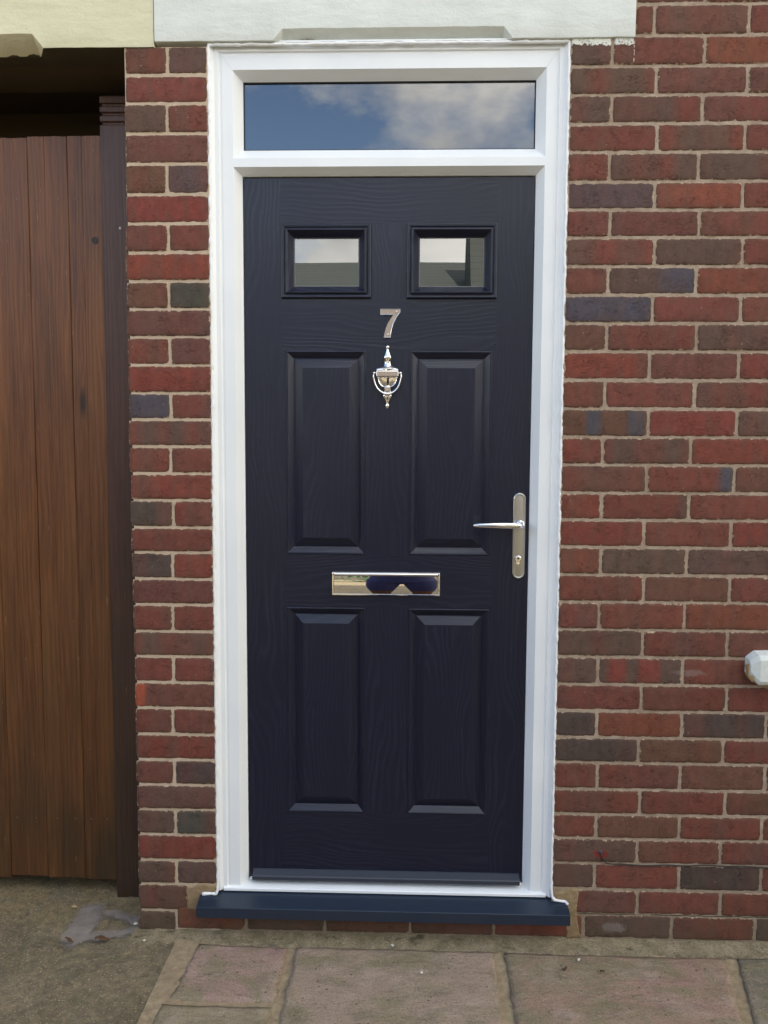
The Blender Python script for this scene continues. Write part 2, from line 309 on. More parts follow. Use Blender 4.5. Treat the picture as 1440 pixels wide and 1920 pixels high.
def mat_concrete(name="rough_concrete", a=(112, 100, 76), b=(146, 130, 102), bd=.004):
    n = NT(name); o = n.obj()
    m1 = n.noise(o, 5, 5, .6); m2 = n.noise(o, 38, 6, .75); m3 = n.noise(o, 170, 5, .75)
    c = n.mix(n.ramp(m1, [(.35, 0), (.65, 1)]), s2l(a), s2l(b))
    if name == "rough_concrete":
        sy = n.sep(o)[1]; zone = n.math('MULTIPLY', n.ramp(sy, [(0, 0), (.07, 1)]), n.ramp(n.noise(o, 9, 5, .7), [(.38, 0), (.58, .8)]))
        c = n.mix(zone, c, s2l((150, 128, 88)))
    c = n.mix(n.ramp(m2, [(.35, .6), (.55, 0)]), c, s2l((84, 74, 54)))
    c = n.mix(n.ramp(m2, [(.54, 0), (.68, .8)]), c, s2l((158, 138, 102)))
    c = n.mix(n.ramp(m3, [(.33, .7), (.48, 0)]), c, s2l((66, 58, 42)))
    c = n.mix(n.ramp(n.vor(o, 95), [(.16, .8), (.24, 0)]), c, s2l((172, 156, 128)))
    c = n.mix(n.ramp(n.vor(n.mp(o, (1, 1, 1), (2, 5, 1)), 40), [(.05, .95), (.08, 0)]), c, s2l((196, 186, 168)))
    c = n.mix(n.ramp(n.noise(n.mp(o, (1, 1, 1), (9, 9, 2)), 11, 5, .7), [(.5, 0), (.7, .45)]), c, s2l((96, 104, 74)))   # algae
    pm = None
    if name == "rough_concrete":       # smooth grey patch
        sx = n.sep(o)[0]; wob = n.math('MULTIPLY', n.math('SUBTRACT', n.noise(o, 26, 7, .72), .5), .075)
        for (ax, ay), (bx, by), r_ in (((-.908, .105), (-.900, -.030), .042), ((-.90, .118), (-.755, .060), .016), ((-.895, -.030), (-.742, .008), .023)):
            dx, dy = bx - ax, by - ay; L2 = dx * dx + dy * dy; px = n.math('SUBTRACT', sx, ax); py = n.math('SUBTRACT', sy, ay)
            t = n.math('ADD', n.math('MULTIPLY', px, dx / L2), n.math('MULTIPLY', py, dy / L2)); t = n.math('MINIMUM', n.math('MAXIMUM', t, 0), 1)
            ex = n.math('SUBTRACT', px, n.math('MULTIPLY', t, dx)); ey = n.math('SUBTRACT', py, n.math('MULTIPLY', t, dy))
            d = n.math('SUBTRACT', n.math('SQRT', n.math('ADD', n.math('MULTIPLY', ex, ex), n.math('MULTIPLY', ey, ey))), r_)
            pm = d if pm is None else n.math('MINIMUM', pm, d)
        pm = n.ramp(n.math('MULTIPLY_ADD', n.math('ADD', pm, wob), 60, .5), [(0, 1), (1, 0)])
        c = n.mix(n.math('MULTIPLY', pm, .78), c, n.mix(n.ramp(m2, [(.35, 0), (.7, 1)]), s2l((128, 119, 114)), s2l((146, 137, 131))))
    h = n.math('ADD', n.math('MULTIPLY', m2, 2.2), n.math('ADD', n.math('MULTIPLY', m3, 1.2), n.math('MULTIPLY', n.ramp(n.vor(o, 95), [(0, 1), (.35, 0)]), .8)))
    n.set(Base_Color=c, Roughness=.88)
    if pm is not None: n.set(Roughness=n.math('MULTIPLY_ADD', pm, -.40, .88)); h = n.math('MULTIPLY', h, n.math('SUBTRACT', 1, n.math('MULTIPLY', pm, .88)))
    n.set(Normal=n.bump(h, bd, .9)); return n
def mat_moss():
    n = NT("mossy_mortar"); o = n.obj()
    c = n.mix(n.ramp(n.noise(o, 22, 5, .7), [(.35, 0), (.65, 1)]), s2l((122, 110, 82)), s2l((160, 144, 116)))
    c = n.mix(n.ramp(n.noise(n.mp(o, (.5, 1, 1)), 30, 5, .75), [(.56, 0), (.66, .8)]), c, s2l((60, 56, 32)))
    c = n.mix(n.ramp(n.noise(o, 240, 4, .7), [(.35, .6), (.55, 0)]), c, s2l((60, 54, 36)))
    n.set(Base_Color=c, Roughness=.95, Normal=n.bump(n.noise(o, 160, 5, .7), .004, .9)); return n

M_BRICK = mat_brick(); M_MORTAR = mat_mortar(); M_LINT = mat_render("white_painted_stone", s2l((204, 207, 198)), s2l((219, 222, 213)))
M_CREAM = mat_render("cream_painted_stone", s2l((204, 199, 164)), s2l((216, 210, 177))); dark_under(M_CREAM); M_UPVC = mat_upvc(); M_DOOR = mat_door()
M_GATE = mat_wood("stained_timber", (.088, .030, .011), (.158, .053, .016), (.250, .100, .028)); M_POST = mat_wood("dark_stained_post", (.060, .026, .018), (.075, .032, .022), (.092, .042, .028))
M_CHROME = mat_chrome(); M_SATIN = mat_satin(); M_MIRROR = mat_plain("mirror_chrome", (.84, .81, .78), .018, 1); M_GLASS = mat_glass(.118, (.35, .35, .35)); M_DGLASS = mat_glass(.165, (.25, .27, .25))
M_SLAB = mat_slab(); M_CONC = mat_concrete(); M_MOSS = mat_moss()
M_NAVY = mat_plain("navy_sill_plastic", s2l((32, 43, 58)), .34, bump=(9, .0008)); M_BAR = mat_plain("grey_weather_bar", s2l((50, 54, 64)), .42)
M_GASKET = mat_plain("black_gasket", (.006, .006, .006), .6); M_DARK = mat_plain("dark_interior", (.085, .060, .030), .9)
M_SEAL = mat_plain("white_sealant", (.82, .82, .80), .35, bump=(160, .002)); M_PALEM = mat_mortar("ochre_mortar", (120, 98, 66), (170, 146, 108))
M_CABLE = mat_plain("black_cable", (.02, .016, .015), .5); M_ROOF = None
M_HALL = mat_plain("hall_wall", (.10, .095, .08), .9)

# ------------------------------------------------------------------ measured courses
RZ = [2.5996, 2.5201, 2.4428, 2.3692, 2.2952, 2.2208, 2.1445, 2.0706, 1.9977, 1.9216, 1.8451, 1.7696, 1.6936, 1.6158, 1.5376, 1.4603, 1.3841, 1.306, 1.2304, 1.1544, 1.0765, 0.9997, 0.9209, 0.8433, 0.7636, 0.6866, 0.6092, 0.536, 0.4578, 0.3838, 0.3111, 0.238, 0.1597, 0.0842, 0.0099]
LZ = [2.5064, 2.4305, 2.3555, 2.2772, 2.1971, 2.1165, 2.0383, 1.9611, 1.8834, 1.8068, 1.7311, 1.6536, 1.5771, 1.5031, 1.4288, 1.3525, 1.2774, 1.2003, 1.1289, 1.0525, 0.9788, 0.9016, 0.8286, 0.7521, 0.6768, 0.5996, 0.5234, 0.4485, 0.3748, 0.2991, 0.2214, 0.1481, 0.0679, 0.0022]
RJ = [[.706, .953], [.598, .84], [.715, .955], [.599, .839], [.722, .955], [.598, .834], [.721, .954], [.603, .842], [.725, .96], [.602, .839], [.724, .961], [.603, .845], [.721, .962], [.601, .846], [.723, .963], [.6, .84], [.723, .962], [.601, .841], [.72, .959], [.602, .84], [.724, .962], [.602, .84], [.726, .961], [.603, .84], [.727, .965], [.604, .843, 1.079], [.724, .961], [.609, .843, 1.082], [.732, .972], [.61, .846, 1.079], [.729, .965], [.609, .85, 1.083], [.734, .971], [-.404, -.171, .079, .322, .58, .835, 1.072]]
RC = "r:t:r|d:r:o|m:t:t|d:m:r|r:m:r|r:m:d|p:o:r|r:t:r|m:d:r|r:B:o|b:r:r|n:r:d|R:t:R|r:r:m|M:R:d|R:m:R|m:E:t|R:m:r|R:r:R|o:d:d|r:n:r|m:r:o|d:r:t|d:S:r|r:r:r|D:o:D:r|D:n:r|r:r:n:r|r:r:n|r:n:r:r|d:n:r|d:r:D:r|r:r:r|d:n:t:R:d:r:D:R".split("|")
LC = "r:d|r|d:r|t|n:p|R|r:r|R|n:g|t|R:t|R|b:r|m|r:r|R|D:R|r|D:R|t|r:r|m|r:r|C|r:r|R|t:D|d|d:g|R|d:d|d|d:o".split("|")
PAL = {'r': (114, 65, 54), 'R': (121, 63, 52), 'o': (121, 70, 53), 'd': (94, 73, 63), 'D': (80, 67, 61), 'b': (80, 75, 80), 'n': (104, 72, 58), 't': (105, 66, 56), 'p': (88, 70, 68), 'g': (76, 71, 62)}
def bcol(code, u, L, seed):
    """albedo along a brick; u in metres from its left end"""
    P = lambda k: Vector(s2l(PAL[k]))
    w = lambda c, s: max(0., min(1., (s - abs(u - c)) / .012 + .5))
    if code in PAL:
        c = P(code)
        alt = P('d' if code in 'rRot' else 'r' if code != 'b' else 'D')
        k = noise.noise(Vector((u * 14, seed * 3.7, 0))) * .9; return c.lerp(alt, max(0, min(.6, k)))
    if code == 'm':
        k = noise.noise(Vector((u * 16, seed * 5.1, 2))) * 1.5 + .45; return P('r').lerp(P('d'), max(0, min(1, k)))
    if code == 'M': return P('n').lerp(P('b'), max(w(.085, .02), w(.20, .022)))
    if code == 'S': return P('d').lerp(P('R'), max(w(.05, .026), w(.14, .03)))
    if code == 'B': return P('d').lerp(P('b'), max(0, min(1, (u - .12) / .05)))
    if code == 'E': return P('r').lerp(P('b'), max(0, min(1, (u - .185) / .02)))
    if code == 'C': return P('t').lerp(Vector(s2l((158, 76, 52))), max(0, min(1, (.034 - u) / .004)))
    return P('r')
bv, bf, bc, be = [], [], [], []
def brick(x0, x1, z0, z1, code, hi=True, y0=0.0):
    seed = random.random() * 50; L = x1 - x0; H = z1 - z0
    if hi:
        us = [0, .0018, .006, .013]; k = max(2, int((L - .026) / .011)); us += [.013 + (L - .026) * i / k for i in range(1, k)] + [L - .013, L - .006, L - .0018, L]
        vs_ = [0, .0018, .006, .013]; k = max(2, int((H - .026) / .011)); vs_ += [.013 + (H - .026) * i / k for i in range(1, k)] + [H - .013, H - .006, H - .0018, H]
    else: us = [0, .004, L * .5, L - .004, L]; vs_ = [0, .004, H - .004, H]
    n0 = len(bv); nu = len(us); nv = len(vs_); jit = 1 + rnd(-.07, .07); yo = rnd(-.0012, .0012); tilt = rnd(-.006, .006)
    hue = Vector((1 + rnd(-.04, .03), 1 + rnd(-.03, .05), 1 + rnd(-.05, .05)))
    for v in vs_:
        for u in us:
            e = min(u, L - u, v, H - v)
            y = .0050 if e < .0001 else (.0014 if e < .003 else (.0005 if e < .009 else 0))
            x = x0 + u; z = z0 + v + tilt * (u - L / 2) * .8
            if hi:
                q = noise.noise(Vector((x * 70, z * 70, seed))); q2 = noise.noise(Vector((z * 95 + 9, x * 95, seed)))
                if e < .009:
                    cx = 1 if u < L / 2 else -1; cz = 1 if v < H / 2 else -1
                    x += q * .0017; z += q2 * .0019
                    if min(u, L - u) < .007 and min(v, H - v) < .007: x += cx * .0012; z += cz * .0012
                y += noise.noise(Vector((x * 30, z * 55, seed))) * .0009 + noise.noise(Vector((x * 120, z * 120, seed))) * .0005
            bv.append((x, y0 + y + yo, z)); c = bcol(code, u, L, seed); bc.append((c.x * jit * hue.x, c.y * jit * hue.y, c.z * jit * hue.z, 1)); be.append(max(0, e))
    for j in range(nv - 1):
        for i in range(nu - 1):
            a = n0 + j * nu + i; bf.append((a, a + 1, a + nu + 1, a + nu))
J = .0027
def course(z0, z1, joints, codes, hi=True, cut=()):
    xs = joints
    for i in range(len(xs) - 1):
        a = xs[i] + (0 if i == 0 else J); b = xs[i + 1] - (0 if i == len(xs) - 2 else J)
        if b - a < .02: continue
        if any(a < c[1] and b > c[0] and z0 < c[3] and z1 > c[2] for c in cut): continue
        brick(a, b, z0 + J, z1 - J + rnd(-.0008, .0008), codes[i % len(codes)], hi)
ROOTH = root("brick_house", "red brick house front with white and cream painted lintels round the navy door", "house")
XL, XR = -.486, .4865
WIN = (1.19, 2.25, .88, 2.2)       # window to the right of the door, outside the picture
allc = "rrRtmdnorDRtrnbm"
for k in range(34):
    codes = RC[k].split(':'); z1, z0 = RZ[k], RZ[k + 1]; j = RJ[k][:]
    x = XR + .0015
    if k == 0: x = .657
    if k == 32: x = .556
    if k == 33:
        course(z0, z1, [-.607] + j + [1.31, 1.55], ['o'] + codes + ['r']); xx = 1.55
    else:
        j = [x] + j
        while j[-1] < 1.5: j.append(j[-1] + .238 if j[-1] + .238 < 1.5 else 1.52)
        j = j[:-1]; last = j[-1]
        if WIN[2] - .1 < z0 < WIN[3]:
            j = [q for q in j if q < WIN[0] - .06] + [WIN[0]]
        course(z0, z1, j, codes + [random.choice(allc) for _ in range(4)]); xx = j[-1]
    # plainer bricks beyond the picture
    while xx < 3.4:
        b = xx + .238; course(z0, z1, [xx, b], [random.choice(allc)], False, cut=(WIN,)); xx = b
for k in range(33):
    z1, z0 = LZ[k], LZ[k + 1]; codes = LC[k].split(':'); xl = -.7205 + rnd(-.0015, .0015) + (.010 * max(0, (z0 - 1.9) / .6))
    jx = [-.596, 0, -.599, 0, -.602, 0, -.601, 0, -.602, 0, -.601, 0, -.601, 0, -.604, 0, -.599, 0, -.603, 0, -.605, 0, -.606, 0, -.61, 0, -.608, 0, -.607, 0, -.607, 0, -.611][k]
    if k == 31: course(z0, z1, [xl, -.575], codes)
    elif k == 32: course(z0, z1, [xl, -.611], codes)
    elif jx: course(z0, z1, [xl, jx, XL - .0015], codes)
    else: course(z0, z1, [xl, XL - .0015], codes)
# above the lintels and left of the passage
z = RZ[0]; row = 0
while z < 5.4:
    z1 = z + .0762; x = (.657 if z < 2.74 else -3.2) + (0 if row % 2 else -.119 if z >= 2.74 else .119)
    if z < 2.74: course(z, z1, [.657, x + .06], ['t'], True)
    x = x + .06 if z < 2.74 else x
    while x < 3.4:
        b = x + .238; course(z, z1, [x, b], [random.choice(allc)], z < 2.7 and b < 1.5); x = b
    z = z1; row += 1
z = .005
while z < 2.70:
    for i in range(6): course(z, z + .0762, [-3.2 + i * .238 + (.119 if int(z / .0762) % 2 else 0), -3.2 + (i + 1) * .238 + (.119 if int(z / .0762) % 2 else 0)], [random.choice(allc)], False, cut=((-1.78, 0, 0, 9),))
    z += .0762
nb = len(bf)
mbk = MB()
YM = .0026
def core(x0, x1, z0, z1, y1=.3):       # mortar body, front face gridded for unevenness
    nx = max(1, int((x1 - x0) / .02)) if x1 < 1.6 and x0 > -.8 and z1 < 3.1 else 1; nz = max(1, int((z1 - z0) / .02)) if nx > 1 else 1
    n0 = len(bv)
    for jn in range(nz + 1):
        for i in range(nx + 1):
            x = x0 + (x1 - x0) * i / nx; zz = z0 + (z1 - z0) * jn / nz
            bv.append((x, YM + noise.noise(Vector((x * 45, zz * 45, 3))) * .0011, zz)); bc.append((1, 1, 1, 1)); be.append(1)
    for jn in range(nz):
        for i in range(nx):
            a = n0 + jn * (nx + 1) + i; bf.append((a, a + 1, a + nx + 2, a + nx + 1))
    n1 = len(bv); e = .004
    bv.extend([(x0, YM + e, z0), (x1, YM + e, z0), (x1, y1, z0), (x0, y1, z0), (x0, YM + e, z1), (x1, YM + e, z1), (x1, y1, z1), (x0, y1, z1)]); bc.extend([(1, 1, 1, 1)] * 8); be.extend([1] * 8)
    bf.extend([tuple(n1 + i for i in f) for f in [(0, 3, 2, 1), (4, 5, 6, 7), (1, 2, 6, 5), (2, 3, 7, 6), (3, 0, 4, 7)]])
core(-.7125, XL, -.05, 2.503); core(XR, WIN[0] - .002, -.05, 2.5125); core(XL + .0, XR, -.05, .1)
core(.6555, 3.4, 2.5125, 2.742); core(-3.2, 3.4, 2.742, 5.4); core(-3.2, -1.78, -.05, 2.503); core(WIN[1] + .002, 3.4, -.05, 2.5125); core(WIN[0] - .002, WIN[1] + .002, -.05, .78); core(WIN[0] - .002, WIN[1] + .002, WIN[3], 2.5125)
me = bpy.data.meshes.new("wall"); me.from_pydata(bv, [], bf); me.materials.append(M_BRICK.m); me.materials.append(M_MORTAR.m)
for p in me.polygons:
    p.material_index = 0 if p.index < nb else 1; p.use_smooth = p.index < nb
ca = me.attributes.new("Col", 'FLOAT_COLOR', 'POINT'); ca.data.foreach_set("color", [q for c in bc for q in c])
ea = me.attributes.new("edge", 'FLOAT', 'POINT'); ea.data.foreach_set("value", be)
wall = bpy.data.objects.new("wall", me); C.objects.link(wall); wall.parent = ROOTH

# lintels: stone beams with a stopped chamfer on the lower arris
def lintel(x0, x1, zb, zt, cx, yf, mat, label, dz=.027, dy=.030, wob=.0012):
    """cx = (a0,a1,b1,b0): chamfer starts a0, full from a1 to b1, ends b0"""
    n = int((x1 - x0) / .012); rings = []
    brk = sorted(set([x0 + (x1 - x0) * i / n for i in range(n + 1)] + [q for q in cx if x0 < q < x1]))
    for x in brk:
        t = 0
        if cx[1] <= x <= cx[2]: t = 1
        elif cx[0] < x < cx[1]: t = (x - cx[0]) / (cx[1] - cx[0])
        elif cx[2] < x < cx[3]: t = (cx[3] - x) / (cx[3] - cx[2])
        w = noise.noise(Vector((x * 18, zb, 0))) * wob; w2 = noise.noise(Vector((x * 60, 7, zb))) * wob * .7; e = .004
        rr = [(x, .10, zb + w), (x, yf + e + dy * t, zb + w + w2), (x, yf + .0012 + dy * t * .97, zb + w + .0012), (x, yf + (.0004), zb + e + dz * t + w)]
        for q in range(1, 12): rr.append((x, yf + noise.noise(Vector((x * 9, q * .5, 1))) * .0012, zb + e + dz + (zt - zb - e * 2 - dz) * q / 11))
        rr += [(x, yf + e, zt), (x, .10, zt)]; rings.append(rr)
    b = MB(); b.loops(rings); o = b.build("lintel", mat, ROOTH, smooth=False); o['label'] = label
    for p in o.data.polygons: p.use_smooth = len(p.vertices) == 4
    o.data.set_sharp_from_angle(angle=R(35)); return o
lintel(-.6275, .6545, 2.5135, 2.741, (-.306, -.282, .309, .330), -.006, M_LINT, "white painted lintel over the door")
lintel(-2.1, -.6305, 2.501, 2.738, (-2.0, -1.98, -.962, -.934), -.003, M_CREAM, "cream painted lintel over the passage", dz=.034, dy=.05)
# flaked paint left on the chamfer
M_BARE = mat_plain("bare_stone", s2l((140, 128, 96)), .9, bump=(200, .002))
for x0, x1, h in ((-.262, -.172, .0085), (-.17, -.145, .003), (-.118, -.096, .003), (.016, .042, .004), (.13, .15, .003)):
    b = MB(); n = 14; top = []; bot = []
    for i in range(n + 1):
        t = i / n; x = x0 + (x1 - x0) * t; hh = h * math.sin(math.pi * t) ** .7 * (1 + .4 * noise.noise(Vector((x * 200, 0, 0)))) + .0004
        zb = 2.5160; f = lambda zz: -.0069 + .030 * (1 - (zz - 2.5145) / .030)
        bot.append((x, f(zb) - .0008, zb)); top.append((x, f(zb + hh) - .0008, zb + hh))
    b.loops([bot, top], closed=False, cap0=False, cap1=False); b.build("bare_stone", M_BARE, ROOTH)

# sealant and ochre mortar patches round the frame
def bead(pts, r, name, mat, par):
    P = []; RR = []
    for i in range(len(pts) - 1):
        a, b_ = Vector(pts[i]), Vector(pts[i + 1]); n = max(2, int((b_ - a).length / .006))
        for k in range(n):
            p = a.lerp(b_, k / n); P.append(p + Vector((noise.noise(p * 60), 0, noise.noise(p * 60 + Vector((5, 5, 5))))) * r * .45); RR.append(r * (1 + .5 * noise.noise(p * 90)))
    P.append(Vector(pts[-1])); RR.append(r); q = MB(); q.tube(P, RR, 8); return q.build(name, mat, par, smooth=True)
FR = root("front_door", "navy blue panelled front door in white frame with fanlight and number seven", "front door", (0, .02, .13))
def P(o):      # keep world coordinates when parenting to the door root
    if o.parent == FR: o.matrix_parent_inverse = Matrix.Translation((0, -.02, -.13))
    return o
P(bead([(-.531, -.003, .123), (-.490, -.001, .124), (-.4865, .001, .134), (-.4855, .0045, .16), (-.4850, .0055, 1.2), (-.4840, .0055, 2.509), (.484, .0055, 2.509), (.4855, .0055, 1.2), (.4862, .0045, .165), (.488, .001, .136), (.495, -.001, .126), (.527, -.003, .123), (.532, -.012, .119)], .0044, "sealant", M_SEAL, FR))
def patch(name, poly, y0, mat, par, th=.006, seed=1):
    n = len(poly); pts = []
    for i in range(n):
        a = Vector((poly[i][0], 0, poly[i][1])); c = Vector((poly[(i + 1) % n][0], 0, poly[(i + 1) % n][1])); kk = max(1, int((c - a).length / .006))
        for q in range(kk):
            p = a.lerp(c, q / kk); pts.append((p.x + noise.noise(p * 120 + Vector((seed, 0, 0))) * .003, p.z + noise.noise(p * 120 + Vector((0, seed, 0))) * .003))
    cx = sum(p[0] for p in pts) / len(pts); cz = sum(p[1] for p in pts) / len(pts)
    rings = [[(cx + (x - cx) * s_, y, cz + (z_ - cz) * s_) for x, z_ in pts] for s_, y in ((1, y0 + th), (.97, y0 + .001), (.85, y0), (.4, y0 + .0006))]
    q = MB(); q.loops(rings); return q.build(name, mat, par, smooth=True)
patch("mortar_patch", [(-.578, .072), (-.538, .070), (-.536, .118), (-.492, .122), (-.4885, .149), (-.545, .151), (-.556, .142), (-.580, .140)], -.0015, M_PALEM, ROOTH, seed=3)
patch("mortar_patch", [(.533, .004), (.575, .012), (.560, .080), (.566, .158), (.535, .162), (.520, .152), (.491, .149), (.492, .127), (.528, .122)], -.0015, M_PALEM, ROOTH, seed=8)

# window sill and window at the right edge
b = MB(); n = 26; rings = []
for i in range(n + 1):
    x = 1.0115 + i * .011 if i < 12 else 1.1475 + (i - 12) * .085; t = min(1, (x - 1.0115) / .024); s_ = .50 + .50 * min(1, t * 1.15)
    zb = .780 + (1 - s_) * .052; zt = .864 - (1 - s_) * .034; yf = -.05 * (.55 + .45 * s_); w = noise.noise(Vector((x * 40, 1, 0))) * .0022; w2 = noise.noise(Vector((x * 55, 5, 0))) * .0018
    rings.append([(x, .12, zb + w), (x, yf + .008, zb + w), (x, yf + w2, zb + .012 + w), (x, yf + w2 * .7, (zb + zt) / 2), (x, yf - w2, zt - .012), (x, yf + .010, zt + w2), (x, .02, zt + .006 + w2), (x, .12, zt + .02)])
b.loops(rings); o = b.build("window_sill", M_LINT, ROOTH, bevel=.0015)
b = MB(); pts = [(1.002, .80), (1.0105, .786), (1.013, .80), (1.0115, .815), (1.015, .828), (1.0125, .842), (1.006, .846), (1.0005, .826)]
b.loops([[(x + .008, -.026 - (x - 1) * 1.25, z_) for x, z_ in pts], [(x + .012, .01, z_) for x, z_ in pts]]); q = b.build("bare_stone", mat_plain("chipped_stone", s2l((168, 142, 96)), .9, bump=(160, .003)), ROOTH, bevel=.001)
q['label'] = "chipped ochre end of the white sill"
b = MB(); b.box(WIN[0], WIN[1], .07, .12, .885, .945); b.box(WIN[0], WIN[1], .07, .12, WIN[3] - .06, WIN[3]); b.box(WIN[0], WIN[0] + .06, .07, .12, .945, WIN[3] - .06); b.box(WIN[1] - .06, WIN[1], .07, .12, .945, WIN[3] - .06); b.box(1.69, 1.75, .07, .12, .945, WIN[3] - .06)
wf = b.build("window", M_UPVC, ROOTH, bevel=.003)
b = MB(); b.box(WIN[0] + .05, WIN[1] - .05, .092, .098, .93, WIN[3] - .05); b.build("pane", M_GLASS, wf)
# rooms behind: hall, passage, roof mass
b = MB(); b.box(-.6, 3.4, 3.0, 3.2, -.05, 5.4); b.box(3.3, 3.4, .3, 3, -.05, 5.4); b.box(-.7185, -.60, .3, 3, -.05, 5.4); b.box(-.6, 3.3, .3, 3, -.06, .06); b.box(.75, .8, .3, 3, .06, 2.75); b.box(-.6, 3.3, .3, 3, 2.60, 2.75)
b.build("inner_wall", M_HALL, ROOTH)
b = MB(); b.box(-3.2, -1.78, .3, 4, -.05, 2.9); b.box(-1.78, -.7185, 3.8, 4, -.05, 2.9); b.box(-1.78, -.7185, .3, 3.8, 2.58, 2.75); b.box(-1.78, -.7185, .62, .70, 2.47, 2.58); b.box(-1.78, -.7185, 1.1, 1.18, 2.47, 2.58); b.box(-1.78, -.7185, .1005, .3, 2.515, 2.738); b.build("passage_wall", M_DARK, ROOTH)
b = MB(); b.loops([[(x, -.35, 5.32), (x, 3.3, 7.7), (x, 7.0, 5.3), (x, 3.3, 5.25)] for x in (-3.4, 3.6)])
M_TILE = NT("roof_tiles")
def tile_mat(n, a, b_):
    o = n.obj(); s = n.sep(o); w = n.math('FRACT', n.math('MULTIPLY', s[2], 7.5)); c = n.mix(n.noise(o, 3, 5), a, b_)
    c = n.mix(n.ramp(w, [(0, .8), (.16, 0)]), c, tuple(v * .45 for v in a)); n.set(Base_Color=c, Roughness=.8, Normal=n.bump(w, .03, .6)); return n
tile_mat(M_TILE, (.10, .112, .095), (.14, .148, .125)); b.build("roof", M_TILE, ROOTH)

# ------------------------------------------------------------------ the door set
YF = .020; YB = .050            # frame face, end of bevel
oz = 2.520; ix0, ix1 = -.4235, .4285; fz0, fz1 = 2.2175, 2.4505; dz1 = 2.1945; ox0, ox1 = -.4845, .4855; zb = .128
b = MB()
tr = [(0, .0075), (.004, .0075), (.012, .0165), (.023, .0165), (.026, .0215), (.030, .0215), (.0325, YF), (.0325, YF)]
def path(ins, y, bottom=zb): return [(ox0 + ins, y, bottom), (ox0 + ins, y, oz - ins), (ox1 - ins, y, oz - ins), (ox1 - ins, y, bottom)]
rs = [path(0, .07)] + [path(a, y) for a, y in tr]
b.loops(rs, closed=False, cap0=False, cap1=False)
a = tr[-1][0]; X0, X1, Z1 = ox0 + a, ox1 - a, oz - a
V = [(X0, YF, zb), (ix0, YF, zb), (ix0, YF, dz1), (ix1, YF, dz1), (ix1, YF, zb), (X1, YF, zb), (X1, YF, Z1), (X0, YF, Z1), (ix0, YF, fz0), (ix1, YF, fz0), (ix1, YF, fz1), (ix0, YF, fz1), (X0, YF, dz1), (X1, YF, dz1), (X0, YF, fz0), (X1, YF, fz0)]
b.add(V, [(0, 1, 2, 12), (12, 2, 8, 14), (14, 8, 11, 7), (4, 5, 13, 3), (3, 13, 15, 9), (9, 15, 6, 10), (7, 11, 10, 6), (2, 3, 9, 8)])
jw = .0235; 
b.loops([[(ix0 + q, y, fz0 + q * 1.0), (ix1 - q, y, fz0 + q * 1.0), (ix1 - q, y, fz1 - q * .86), (ix0 + q, y, fz1 - q * .86)] for q, y in ((0, YF), (.0012, YF + .0006), (jw, YB), (jw, YB + .02), (jw + .012, YB + .02))] if False else
        [[(ix0 + q, y, fz0 + q * 1.3), (ix1 - q, y, fz0 + q * 1.3), (ix1 - q, y, fz1 - q * .85), (ix0 + q, y, fz1 - q * .85)] for q, y in ((0, YF), (jw, YB), (jw, YB + .03))], cap0=False, cap1=False)
b.loops([[(ix0 + q, y, zb), (ix0 + q, y, dz1 - q * .86), (ix1 - q, y, dz1 - q * .86), (ix1 - q, y, zb)] for q, y in ((0, YF), (.020, YB - .003), (.020, YB + .05))], closed=False, cap0=False, cap1=False)
fr = P(b.build("door_frame", M_UPVC, FR))
# mitre hairlines at the welded corners
b = MB()
for sx, x_, cx_ in ((1, ix0, X0), (-1, ix1, X1)):
    b.add([(x_, YF - .0003, fz1), (x_ + sx * .0007, YF - .0003, fz1 + .0004), (cx_ + sx * .0007, YF - .0003, Z1), (cx_, YF - .0003, Z1)], [(0, 1, 2, 3)])
P(b.build("weld_seam", mat_plain("weld_grey", (.55, .56, .55), .5), fr))
# threshold
b = MB()
b.loops([[(x, .075, .1445), (x, .020, .1375), (x, .0125, .1355), (x, .0105, .133), (x, .0105, .1265), (x, .020, .1255), (x, .075, .1255)] for x in (-.4708, .4725)])
P(b.build("threshold", M_UPVC, FR))
# fanlight pane with gasket
b = MB(); gx0, gx1, gz0, gz1 = ix0 + jw, ix1 - jw, fz0 + jw * 1.3, fz1 - jw * .85
b.loops(rect_rings(gx0 - .001, gx1 + .001, gz0 - .001, gz1 + .001, [(0, .0505), (.0035, .0515), (.0035, .060)]), cap0=False, cap1=False)
fl = P(b.build("fanlight", M_GASKET, FR)); b = MB(); b.box(gx0 + .0005, gx1 - .0005, .056, .060, gz0 + .0005, gz1 - .0005); P(b.build("pane", M_GLASS, fl))
# leaf
LX0, LX1, LZ0, LZ1 = -.4010, .4065, .1465, 2.1735
YD = .050
wins = [(-.2969, -.0441, 1.8446, 2.0481), (.0546, .3062, 1.8435, 2.0485)]
pans = [(-.2851, -.0583, 1.121, 1.7005), (.0676, .2966, 1.121, 1.7), (-.2854, -.0588, .3525, .9663), (.0671, .2991, .3525, .9655)]
lv, lf, luv = [], [], []
def piece(x0, x1, z0, z1, vert, y=YD):
    n = len(lv); lv.extend([(x0, y, z0), (x1, y, z0), (x1, y, z1), (x0, y, z1)]); lf.append((n, n + 1, n + 2, n + 3)); off = (rnd(0, 9), rnd(0, 9))
    q = [(x0, z0), (x1, z0), (x1, z1), (x0, z1)]; luv.append([((z_ if vert else x_) + off[0], (x_ if vert else z_) + off[1]) for x_, z_ in q])
SX0, SX1 = -.2969, .3062
piece(LX0, SX0, LZ0, LZ1, True); piece(SX1, LX1, LZ0, LZ1, True)
piece(SX0, SX1, 2.0485, LZ1, False); piece(SX0, SX1, 1.7005, 1.8435, False); piece(SX0, SX1, .9663, 1.121, False); piece(SX0, SX1, LZ0, .3525, False)
piece(-.0441, .0546, 1.8435, 2.0485, True)
